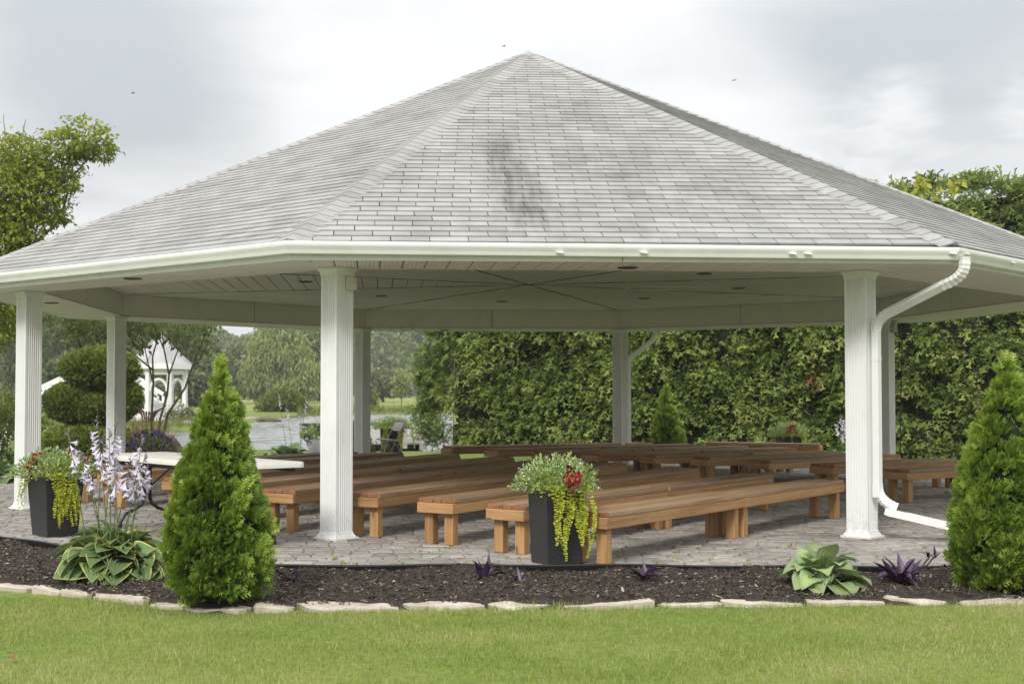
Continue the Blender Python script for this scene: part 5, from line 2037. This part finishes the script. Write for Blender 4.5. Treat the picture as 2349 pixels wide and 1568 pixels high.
def tree(name, label, base, blobs, n, size, mat, trunk_r=.15, seed=0, group=None, tmpl=LEAF, per=14, clump=.22, limbs=True, **kw):
    root = tag(empty(name, base), label, kw.pop('cat', 'tree'), group)
    bx = Vector(base)
    rel = [(b[0] - bx.x, b[1] - bx.y, b[2] - bx.z, b[3], b[4], b[5]) for b in blobs]
    obj('crown', leaf_cloud(rel, n, size, seed, tmpl, clump, per, **kw), root, M[mat])
    tr = MB()
    ctr = Vector((sum(b[0] for b in rel) / len(rel), sum(b[1] for b in rel) / len(rel), max(b[2] for b in rel)))
    fork = Vector((ctr.x * .35, ctr.y * .35, min(b[2] - b[5] * .3 for b in rel) * .8 + .1))
    limb(tr, (0, 0, -.1), fork, trunk_r, trunk_r * .7, seed, .04)
    obj('trunk', smooth(tr.mesh('trunk')), root, M['bark'])
    if limbs:
        br = MB()
        for i, b in enumerate(rel):
            limb(br, fork, (b[0], b[1], b[2] + b[5] * .3), trunk_r * .5, trunk_r * .08, seed + i, .12)
        obj('branch', smooth(br.mesh('branch')), root, M['bark'])
    return root


def B(x, y, Y, rx, rz=None, ry=None):
    """blob whose centre is seen at (x, y) at depth Y, radii given in picture units there"""
    p = at(x, y, Y)
    s = (Y - CAM[1]) / FPX
    rz = rz or rx
    return (p.x, p.y, p.z, rx * s, (ry or rx) * s, rz * s)


def build_trees():
    # maple at the frame edge
    Y = 8.0
    bl = [B(198, 312, Y, 52, 44), B(225, 345, Y + .4, 34, 26), B(150, 340, Y, 48, 36), B(118, 380, Y + .3, 62, 44), B(50, 360, Y, 66, 46), B(30, 440, Y, 95, 66), B(95, 455, Y, 58, 40), B(140, 420, Y, 40, 24),
          B(120, 497, Y, 36, 22), B(55, 520, Y, 60, 36), B(0, 560, Y + .5, 74, 66), B(-70, 420, Y, 130, 110), B(-90, 560, Y, 140, 120), B(-20, 660, Y, 74, 62), B(16, 716, Y, 34, 40), B(-60, 740, Y, 90, 70), B(-150, 350, Y, 100, 90), B(-10, 760, Y + .6, 45, 30), B(40, 620, Y, 50, 40)]
    base = (at(-160, 900, Y).x, Y + .4, -.06)
    tree('maple_tree', 'yellow-green maple with dark limbs reaching over the roof eave', base, bl, 30000, .10, 'maple', .13, 41, clump=.26, per=22, shell=.55)
    # bare twigs poking out
    tw = MB()
    for x0, y0, x1, y1 in ((12, 335, 8, 262), (48, 330, 58, 275), (236, 340, 262, 318), (240, 350, 258, 375), (214, 300, 222, 275), (60, 325, 52, 290)):
        limb(tw, at(x0, y0, Y), at(x1, y1, Y), .012, .004, x0, .06, 5)
    o = obj('twig', tw, None, M['twig'])
    o.parent = bpy.data.objects['maple_tree']; o.matrix_parent_inverse = Matrix.Translation(base).inverted()
    # open-branched small tree before the gazebo
    Y = 11.6
    base = Vector((at(372, 1000, Y).x, Y, -.06))
    root = tag(empty('open_branched_tree', base), 'small tree with crooked bare stems standing before the white gazebo', 'tree')
    st = MB()
    paths = [[(350, 1040), (348, 960), (352, 880), (350, 820), (362, 775), (352, 735)], [(352, 880), (340, 835), (330, 790), (318, 750)], [(358, 1040), (368, 960), (384, 905), (388, 860), (376, 800), (372, 765), (380, 730)],
             [(388, 860), (402, 820), (412, 795), (410, 760)], [(366, 1040), (385, 950), (425, 890), (440, 845), (452, 815), (470, 770), (480, 750)], [(376, 800), (360, 765), (340, 740)], [(440, 845), (455, 830), (475, 790)], [(376, 790), (395, 770), (420, 735)],
             [(185, 800), (180, 780), (158, 755), (150, 738)], [(250, 790), (235, 760), (222, 740)], [(352, 850), (290, 800), (225, 770), (185, 760), (150, 735)]]
    for pth in paths:
        lim = .020 if pth[0][1] > 1000 else .012
        pts = [at(x, y, Y + .1 * math.sin(x * .1)) - base for x, y in pth]
        st.tube(pts, [lim * 1.6 * (1 - .72 * i / (len(pts) - 1)) for i in range(len(pts))], 6)
    obj('trunk', smooth(st.mesh('trunk')), root, M['twig'])
    bl = [B(160, 750, Y, 50, 22), B(215, 765, Y, 48, 26), B(130, 735, Y, 40, 16), B(190, 790, Y, 26, 16), B(330, 750, Y, 48, 24), B(400, 755, Y, 60, 26), B(460, 765, Y, 44, 24), B(445, 800, Y, 30, 18), B(315, 790, Y, 26, 16), B(480, 745, Y, 30, 16), B(360, 735, Y, 80, 20), B(260, 745, Y, 70, 22), B(240, 715, Y, 160, 30)]
    rel = [(b[0] - base.x, b[1] - base.y, b[2] - base.z, *b[3:]) for b in bl]
    obj('crown', leaf_cloud(rel, 2600, .115, 43, per=7, clump=.34, droop=.5), root, M['shrubleaf'])
    # cloud-pruned juniper
    Y = 8.6
    base = Vector((at(212, 1000, Y).x, Y, -.06))
    root = tag(empty('topiary', base), 'dark juniper clipped into three stacked cushions beside the gazebo view', 'topiary')
    g = np.random.default_rng(5)
    for x, y, rx, rz, n in ((229, 846, 88, 44, 6500), (165, 925, 62, 42, 4500), (236, 938, 72, 34, 4500), (296, 915, 28, 34, 1800), (205, 1022, 116, 44, 7500)):
        b = B(x, y, Y, rx, rz, rx * .9)
        c = np.array([b[0] - base.x, b[1] - base.y, b[2] - base.z])
        d = unit(g.normal(size=(n, 3)))
        lump = 1 + .05 * np.sin(d[:, 0] * 7 + y) * np.sin(d[:, 2] * 6) + .03 * np.sin(d[:, 0] * 17) * np.sin(d[:, 2] * 15 + 2)
        P = c + d * np.array(b[3:]) * (lump * (.90 + .10 * g.random(n)))[:, None]
        t = np.clip(.40 + .22 * d[:, 2] + g.normal(0, .16, n), 0, 1)  # top-lit contrast put into the needle tint: cushion tops lighter, undersides darker
        obj('crown', scatter('crown', SPRAY2, P, frames(d + np.array([0, 0, .35]) + g.normal(0, .5, (n, 3)), rand_dir(n)), .085 * (.7 + .6 * g.random(n)), t), root, M['topiary'])
        core = MB().rings([[(c[0] + b[3] * .88 * math.sin(a) * math.cos(q), c[1] + b[4] * .88 * math.sin(a) * math.sin(q), c[2] - b[5] * .88 * math.cos(a)) for q in [2 * PI * i / 14 for i in range(14)]] for a in [.05 + (PI - .1) * j / 9 for j in range(10)]])
        obj('inner_twigs', core, root, M['inner'])
    obj('trunk', MB().tube([(0, 0, 0), (.05, 0, 1.0), (.1, 0, 1.9)], [.09, .07, .05], 7), root, M['bark'])
    # petunia mound, plume grass and boulder behind the table
    Y = 6.7
    base = Vector((at(345, 1020, Y).x, Y, -.06))
    pt = tag(empty('petunia', base), 'dark violet petunia mound beside the brown boulder', 'flowers', 'violet petunias')
    dome_plant(pt, 'foliage', 1600, (0, 0, .05), .48, .58, LEAF, .06, 'shrubleaf', .3)
    for i in range(85):
        a = rng.random() * 2 * PI; e = rng.random() * 1.35
        obj('blossom', BL_VIO, pt, None, (.50 * math.cos(a) * math.cos(e), .48 * math.sin(a) * math.cos(e), .06 + .60 * math.sin(e)), (rng.random() * 6, rng.random() * 6, 0), 1.0 + .6 * rng.random())
    base = Vector((at(325, 1000, Y).x, Y + .5, -.06))
    pl = tag(empty('fountain_grass', base), 'red-brown fountain grass rising behind the violet petunias', 'grass plant')
    n = 260
    d = rng.normal(0, .22, (n, 3)); d[:, 2] = 1
    bl = ([(-.012, 0, 0), (.012, 0, 0), (.010, .5, .06), (-.010, .5, .06), (0, 1, .34)], [(0, 1, 2, 3), (3, 2, 4, 4)])
    tv, tf = [(-.012, 0, 0), (.012, 0, 0), (.0, 1, .34), (-.011, .5, .07), (.011, .5, .07)], [(0, 1, 4), (0, 4, 3), (3, 4, 2)]
    P = rng.normal(0, .13, (n, 3)); P[:, 2] = 0
    obj('blades', scatter('blades', (tv, tf), P, frames(d, rand_dir(n)), .5 + .5 * rng.random(n), rng.random(n)), pl, M['plume'])
    for i in range(7):
        a = -.5 + i * .22
        q = [(0, 0, .6), (math.sin(a) * .25, 0, 1.0), (math.sin(a) * .5, 0, 1.02 + .1 * math.cos(i))]
        obj('plume', MB().tube([Vector(q[0]).lerp(Vector(q[1]), .5), q[1], q[2]], [.008, .022, .006], 6), pl, M['plume'])
    p = at(398, 1018, 7.4)
    me = bpy.data.meshes.new('boulder')
    bm = bmesh.new(); bmesh.ops.create_icosphere(bm, subdivisions=3, radius=1)
    for v in bm.verts:
        c = v.co
        f = 1 + .12 * math.sin(c.x * 4 + c.z * 3) + .08 * math.sin(c.y * 7 + c.x * 5)
        v.co = Vector((c.x * .24 * f + c.z * -.05, c.y * .24 * f, c.z * .36 * f))
    bm.to_mesh(me); bm.free()
    tag(obj('boulder', smooth(me), None, M['boulder'], (p.x, 7.4, .12)), 'brown mossy boulder between the violet petunias and the pond', 'boulder')
    # plants beyond the patio edge
    Y = 5.0
    tree('bush', 'loose green bush with pale flower heads at the frame edge behind the hosta', (at(5, 1000, Y).x, Y, -.06), [B(8, 985, Y, 42, 50), B(-40, 960, Y, 70, 70), B(25, 1020, Y, 30, 40)], 2600, .075, 'shrubleaf', .03, 61, cat='bush', limbs=False)
    Y = 14
    tree('bush', 'mixed green border shrub with faint flowers before the dark trees', (at(-20, 1000, Y).x, Y, -.06), [B(-10, 930, Y, 60, 36), B(40, 955, Y, 40, 40), B(75, 960, Y, 36, 36)], 2600, .09, 'brightbush', .03, 62, cat='bush', limbs=False)


build_trees()


# ------------------------------------------------------------------ gazebo, footbridge, dock
def build_gazebo():
    Y = 46.6
    s = (Y - CAM[1]) / FPX
    p = at(366, 960, Y)
    z0 = p.z
    root = tag(empty('gazebo', (p.x, Y, z0), R_(8)), 'small white open gazebo with arches and steep grey roof by the pond', 'gazebo')
    H = lambda y: (960 - y) * s
    Re, Rp = 76 * s, 62 * s
    n = 8
    vx = lambda r, k: (r * math.cos(2 * PI * (k + .5) / n), r * math.sin(2 * PI * (k + .5) / n))
    obj('floor', MB().prism([vx(Rp + .12, k) for k in range(n)], -.35, .10), root, M['gazebo'])
    rf = MB().rings([[(*vx(r, k), z) for k in range(n)] for r, z in ((Re, H(838)), (Re * .52, H(806)), (Re * .25, H(785)), (.03, H(770)))])
    ro = obj('roof', rf, root, M['gazebo_roof'])
    for k in range(n):
        a, b = Vector((*vx(Re + .02, k), H(838) + .02)), Vector((.02, 0, H(770) + .03))
        c = Vector((*vx(Re * .52, k), H(806) + .02)); d = Vector((*vx(Re * .25, k), H(785) + .03))
        obj('hip_cap', MB().tube([a, c, d, b], .045, 5), ro, M['gazebo_roof'])
    obj('eave_board', MB().rings([[(*vx(Re + .02, k), z) for k in range(n)] for z in (H(848), H(836))], cap=False).rings([[(*vx(Re - .05, k), z) for k in range(n)] for z in (H(848), H(836))], cap=False), root, M['gazebo'])
    for k in range(n):
        a, b = Vector((*vx(Rp, k), 0)), Vector((*vx(Rp, k + 1), 0))
        e = (b - a).normalized()
        w = (b - a).length
        t = math.atan2(a.y, a.x)
        obj('post', MB().box(-.09, .09, -.09, .09, 0, H(846)), root, M['gazebo'], (a.x, a.y, 0), (0, 0, t))
        nn = Vector((e.y, -e.x, 0))
        # header and arch
        hd = MB()
        def bar(p0, p1, z0_, z1_, th=.05):
            hd.rings([[p0 + nn * th + Vector((0, 0, z0_)), p1 + nn * th + Vector((0, 0, z0_)), p1 + nn * th + Vector((0, 0, z1_)), p0 + nn * th + Vector((0, 0, z1_))],
                      [p0 - nn * th + Vector((0, 0, z0_)), p1 - nn * th + Vector((0, 0, z0_)), p1 - nn * th + Vector((0, 0, z1_)), p0 - nn * th + Vector((0, 0, z1_))]])
        bar(a + e * .1, b - e * .1, H(860), H(850))
        obj('header', hd, root, M['gazebo'])
        rr = (w - .2) / 2
        mid = (a + b) / 2
        zc = H(898)
        ah = H(871) - zc
        pts = [mid + e * (rr * math.cos(q)) + Vector((0, 0, zc + ah * math.sin(q))) for q in [PI * i / 12 for i in range(13)]]
        obj('arch', MB().tube(pts, .062, 6), root, M['gazebo'])
        if k == 5: continue
        rl = MB()
        hd = rl
        bar(a + e * .1, b - e * .1, H(930), H(925), .06)
        bar(a + e * .1, b - e * .1, H(956), H(952), .05)
        obj('railing', rl, root, M['gazebo'])
        for i in range(6):
            q = a + e * (.22 + (w - .44) * i / 5)
            obj('baluster', MB().box(-.045, .045, -.045, .045, H(952), H(930)), root, M['gazebo'], (q.x, q.y, 0), (0, 0, t))
    # footbridge with white handrails
    Y2 = 50.0
    s2 = (Y2 - CAM[1]) / FPX
    pc = at(228, 960, Y2)
    fb = tag(empty('footbridge', (pc.x, Y2, pc.z)), 'white arched wooden footbridge with sloping handrails behind the clipped juniper', 'footbridge')
    xs = [-140 * s2, -80 * s2, -35 * s2, 35 * s2, 80 * s2, 140 * s2]
    zt = [ (960 - y) * s2 for y in (896, 868, 852, 852, 868, 905)]
    for y in (-.7, .7):
        pts = [Vector((x, y, z)) for x, z in zip(xs, zt)]
        obj('handrail', MB().sweep(pts, [(-.05, -.09), (.05, -.09), (.05, .09), (-.05, .09)]), fb, M['gazebo'])
        obj('midrail', MB().sweep([q - Vector((0, 0, .5)) for q in pts], [(-.03, -.06), (.03, -.06), (.03, .06), (-.03, .06)]), fb, M['gazebo'])
        for q in pts:
            obj('post', MB().box(q.x - .06, q.x + .06, y - .05, y + .05, q.z - 1.2, q.z - .08), fb, M['gazebo'])
    for i in range(30):
        x = xs[0] + (xs[-1] - xs[0]) * (i + .5) / 30
        z = np.interp(x, xs, zt) - 1.0
        obj('plank', MB().box(-.13, .13, -.75, .75, -.04, .04), fb, M['gazebo'], (x, 0, z))
    # dock
    dk = tag(empty('dock', (-2.1, 15.0, .0)), 'weathered grey wooden dock running out over the pond', 'dock')
    for i in range(26):
        y = i * .46
        obj('plank', MB().box(-.78, .78, 0, .43, .02, .06), dk, M['wood_grey'], (-.006 * i, y, 0))
    for x in (-.7, .7):
        obj('beam', MB().box(x - .05, x + .05, 0, 12, -.13, .018), dk, M['wood_grey'])
        for y in (3, 7, 11.5):
            obj('pile', MB().tube([(x * 1.02, y, -.8), (x * 1.02, y, -.14)], .06, 8), dk, M['wood_grey'])
    p = at(929, 1020, 14.6)
    pr = tag(empty('mooring_post', (p.x, 14.6, -.06)), 'grey mooring post with a short cross cap beside a thin pole at the dock', 'post')
    obj('post', MB().box(-.06, .06, -.06, .06, 0, .70), pr, M['wood_grey'])
    obj('cap', MB().box(-.12, .12, -.08, .08, .701, .735), pr, M['wood_grey'])
    obj('pole', MB().tube([(.24, 0, 0), (.15, .05, .62)], .018, 6), pr, M['stem'])
    # rustic rail by the pond
    a, b = at(687, 974, 11.0), at(884, 972, 11.0)
    rr = tag(empty('rustic_rail', (a.x, 11.0, -.06)), 'dark wooden rail on posts between the far column and pond', 'rail')
    L = b.x - a.x
    z = a.z + .06
    obj('rail', MB().tube([(0, 0, z), (L * .3, .01, z), (L * .55, 0, z + .015), (L * .8, 0, z + .005), (L, 0, z + .01)], .032, 7), rr, M['wood_dark'])
    for t in (.42, .62):
        obj('post', MB().tube([(L * t, .03, 0), (L * t, .03, z + .10)], .03, 6), rr, M['wood_dark'])
    # rocks in the pond and by the gazebo
    def rock(name, label, loc, sx, sy, sz, seed, m='rock'):
        g = random.Random(seed)
        bm = bmesh.new(); bmesh.ops.create_icosphere(bm, subdivisions=2, radius=1)
        for v in bm.verts:
            f = 1 + g.gauss(0, .09)
            v.co = Vector((v.co.x * sx * f, v.co.y * sy * f, v.co.z * sz * f))
        me = bpy.data.meshes.new(name); bm.to_mesh(me); bm.free()
        return tag(obj(name, me, None, M[m], loc), label, 'rock')
    p = at(612, 968, 50); rock('rock', 'flat brown rock ledge lying low in the pond water', (p.x, 50, -.18), .75, .5, .16, 1, 'boulder')
    p = at(580, 968, 51); rock('rock', 'small grassy rock at the end of the ledge in the pond', (p.x, 51, -.18), .5, .4, .2, 2)
    p = at(428, 978, 35.6); rock('rock', 'pale rounded rock on the bank below the gazebo', (p.x, 35.6, -.1), .42, .4, .25, 3)
    p = at(385, 975, 36); rock('rock', 'grey rock among grass on the bank left of the pale one', (p.x, 36, -.1), .35, .3, .2, 4)


build_gazebo()


def build_far():
    g = np.random.default_rng(99)
    # weeping birch and neighbours across the pond
    Y = 130
    def base(x, Y): return (at(x, 900, Y).x, Y, float(terrain_z(np.array(at(x, 900, Y).x), np.array(float(Y)))))
    tree('weeping_birch', 'tall pale weeping birch across the pond', base(640, Y), [B(640, 795, Y, 62, 50), B(610, 840, Y, 60, 46), B(680, 850, Y, 56, 50), B(655, 880, Y, 66, 34), B(600, 880, Y, 46, 34), B(645, 760, Y, 40, 34), B(700, 885, Y, 34, 26)], 9000, .62, 'willow', .25, 201, tmpl=LEAF_N, droop=1.2, per=14, clump=.2)
    Y = 150
    tree('round_tree', 'dense mid green round tree right behind the weeping birch', base(735, Y), [B(730, 830, Y, 52, 60), B(745, 790, Y, 44, 40), B(720, 880, Y, 40, 40), B(775, 850, Y, 40, 60)], 4500, .62, 'shrubleaf', .3, 202)
    tree('round_tree', 'mid green tree between the weeping birch and the gazebo', base(560, 170), [B(545, 830, 170, 30, 46), B(575, 870, 170, 32, 40), B(520, 870, 170, 34, 40)], 3200, .65, 'farwood', .3, 206)
    Y = 140
    tree('round_bush', 'rounded olive bush beyond the pond beside the hedge end', base(880, Y), [B(875, 878, Y, 44, 28), B(852, 888, Y, 24, 22), B(900, 885, Y, 28, 22)], 3800, .48, 'olive', .15, 203, cat='bush', limbs=False, per=12)
    tree('young_tree', 'young yellowish tree at the hedge end beyond the pond', base(922, 105), [B(922, 875, 105, 20, 22), B(915, 890, 105, 14, 16)], 700, .36, 'willow', .05, 204)
    Y = 68
    tree('shore_bush', 'leafy green bush on the far pond shore under the weeping birch', base(648, Y), [B(640, 925, Y, 42, 26), B(668, 930, Y, 38, 24), B(612, 938, Y, 24, 16), B(690, 938, Y, 20, 16), B(655, 905, Y, 24, 18)], 4200, .22, 'brightbush', .06, 205, cat='bush', limbs=False)
    Y = 78
    tree('shore_bush', 'leafy bush on the far shore just past the far column', base(845, Y), [B(846, 920, Y, 16, 28), B(838, 935, Y, 14, 16)], 1200, .26, 'brightbush', .05, 207, cat='bush', limbs=False)
    Y = 40
    tree('gazebo_bush', 'wispy green bush growing before the gazebo railing', base(415, Y), [B(412, 948, Y, 26, 20), B(430, 952, Y, 20, 16), B(395, 955, Y, 16, 12)], 900, .16, 'olive', .03, 208, tmpl=LEAF_N, cat='bush', limbs=False)
    # dark individual trees behind gazebo and bridge
    spots = [(-60, 700, 100, 120, 170), (40, 770, 95, 70, 150), (105, 800, 105, 60, 120), (170, 790, 110, 60, 120), (250, 780, 118, 70, 130), (320, 800, 112, 60, 110), (400, 810, 120, 60, 100), (455, 830, 125, 44, 84), (490, 850, 110, 30, 50), (140, 870, 82, 40, 50), (330, 880, 88, 50, 50), (440, 880, 95, 40, 44)]
    for i, (x, y, Y, rx, rz) in enumerate(spots):
        bl = [B(x, y, Y, rx * .8, rz * .75)] + [B(x + g.normal(0, rx * .5), y + g.normal(0, rz * .45) + 10, Y + g.normal(0, 2), rx * .42, rz * .35) for _ in range(6)]
        names = ['maple at the frame edge', 'outermost column', 'footbridge end', 'footbridge rail', 'clipped juniper top', 'slim column', 'gazebo roof', 'gazebo eave', 'pond bank by the gazebo', 'footbridge posts, low', 'gazebo arches, low', 'gazebo posts, low']
        tree('background_tree', f'dark leafy background tree behind the {names[i]}', base(x, Y), bl, 2600, .50, 'farwood', .2, 300 + i, group='dark trees behind the gazebo', limbs=False, per=12)
    # the far wood: one mass of crowns and conifers
    P, D, S, T = [], [], [], []
    for x in np.arange(-300, 2700, 15):
        Y = 235 + g.normal(0, 14)
        top = np.interp(x, [-300, 420, 500, 540, 590, 640, 760, 860, 950, 1300, 2700], [640, 726, 748, 764, 752, 745, 730, 715, 700, 700, 680]) + g.normal(0, 9)
        con = g.random() < .35
        s = (Y - CAM[1]) / FPX
        n = 620
        v = g.random(n)
        wd = (.15 + .85 * v ** .8) * 20 if con else 27 * np.sqrt(np.clip(1 - (1 - v * 1.25) ** 2 * .9, .05, 1))
        px = x + g.normal(0, .5, n) * wd
        py = top + v * (925 - top)
        YY = Y + g.normal(0, 3, n)
        u = (px - 2349 / 2 - PPX) / FPX
        w = (784 - py) / FPX
        dy = math.cos(PITCH) - math.sin(PITCH) * w
        dz = math.sin(PITCH) + math.cos(PITCH) * w
        t = (YY - CAM[1]) / dy
        P.append(np.stack([CAM[0] + t * u, YY, CAM[2] + t * dz], 1))
        S.append(np.full(n, .85 if con else 1.15) * (.6 + .7 * g.random(n)))
        T.append(np.clip(g.random() * .5 + (.0 if con else .12) + .25 * (1 - v) + g.normal(0, .12, n), 0, 1))
    P, S, T = np.concatenate(P), np.concatenate(S), np.concatenate(T)
    n = len(P)
    me = scatter('forest', LEAF, P, frames(g.normal(size=(n, 3)) + np.array([0, 0, -.3]), np.array([0, -.6, .6]) + g.normal(0, .6, (n, 3))), S, T)
    tag(obj('forest', me, None, M['farwood']), 'mixed far wood of conifers and leafy trees beyond the meadow', 'forest', kind='stuff')
    # reeds along the far shore and gazebo bank
    n = 9000
    X = np.concatenate([-9 + 30 * g.random(n // 2), -26 + 17.5 * g.random(n - n // 2)])
    Yn = np.where(np.arange(n) < n // 2, 66 + (X + 9) * 1.15 + g.normal(0, .8, n) + .6, 34 + g.random(n) * 3.0)
    Z = terrain_z(X, Yn)
    kp = Z > -.3
    X, Yn, Z = X[kp], Yn[kp], Z[kp]
    n = len(X)
    h = np.where(Yn > 50, .55, .35) * (.5 + .8 * g.random(n))
    d = g.normal(0, .2, (n, 3)); d[:, 2] = 1
    tv, tf = [(-.05, 0, 0), (.05, 0, 0), (.0, 1, .2)], [(0, 1, 2)]
    me = scatter('reeds', (tv, tf), np.stack([X, Yn, Z], 1), frames(d, rand_dir(n)), h, g.random(n))
    tag(obj('reeds', me, None, M['reed']), 'tall grass and reeds fringing the pond shores', 'reeds', kind='stuff')
    # birds
    for x, y, Y, lab in ((304, 215, 60, 'tiny dark bird flying before the grey cloud'), (1155, 106, 70, 'tiny bird flying just above the roof peak'), (1683, 183, 70, 'tiny pale bird flying over the descending roof ridge')):
        p = at(x, y, Y)
        b = tag(empty('bird', p, .6), lab, 'bird')
        bd = MB().lathe([(.004, -.12), (.035, -.04), (.03, .05), (.004, .12)], 6)
        me = bd.mesh('body'); me.transform(Matrix.Rotation(PI / 2, 4, 'Y'))
        obj('body', me, b, M['bird'])
        for s in (-1, 1):
            obj('wing', MB().add([(.05, 0, 0), (.03, s * .16, .05), (-.02, s * .24, .02), (-.05, s * .1, .02), (.05, 0, .01), (.03, s * .16, .06), (-.02, s * .24, .03), (-.05, s * .1, .03)], [(0, 1, 2, 3), (4, 5, 6, 7)]), b, M['bird'])


build_far()


# ------------------------------------------------------------------ air
def build_haze():
    m = bpy.data.materials.new('haze')
    m.use_nodes = True
    nt = m.node_tree
    nt.nodes.clear()
    v = nd(nt, 'ShaderNodeVolumePrincipled', i_Density=.0006)
    v.inputs['Color'].default_value = (.93, .95, .97, 1)
    out = nd(nt, 'ShaderNodeOutputMaterial')
    lk(nt, v.outputs[0], out.inputs['Volume'])
    o = obj('haze', MB().box(-510, 510, -210, 660, -3, 32), None, m)
    tag(o, 'thin pale summer haze between the pavilion and the far wood', 'haze', kind='stuff')


build_haze()
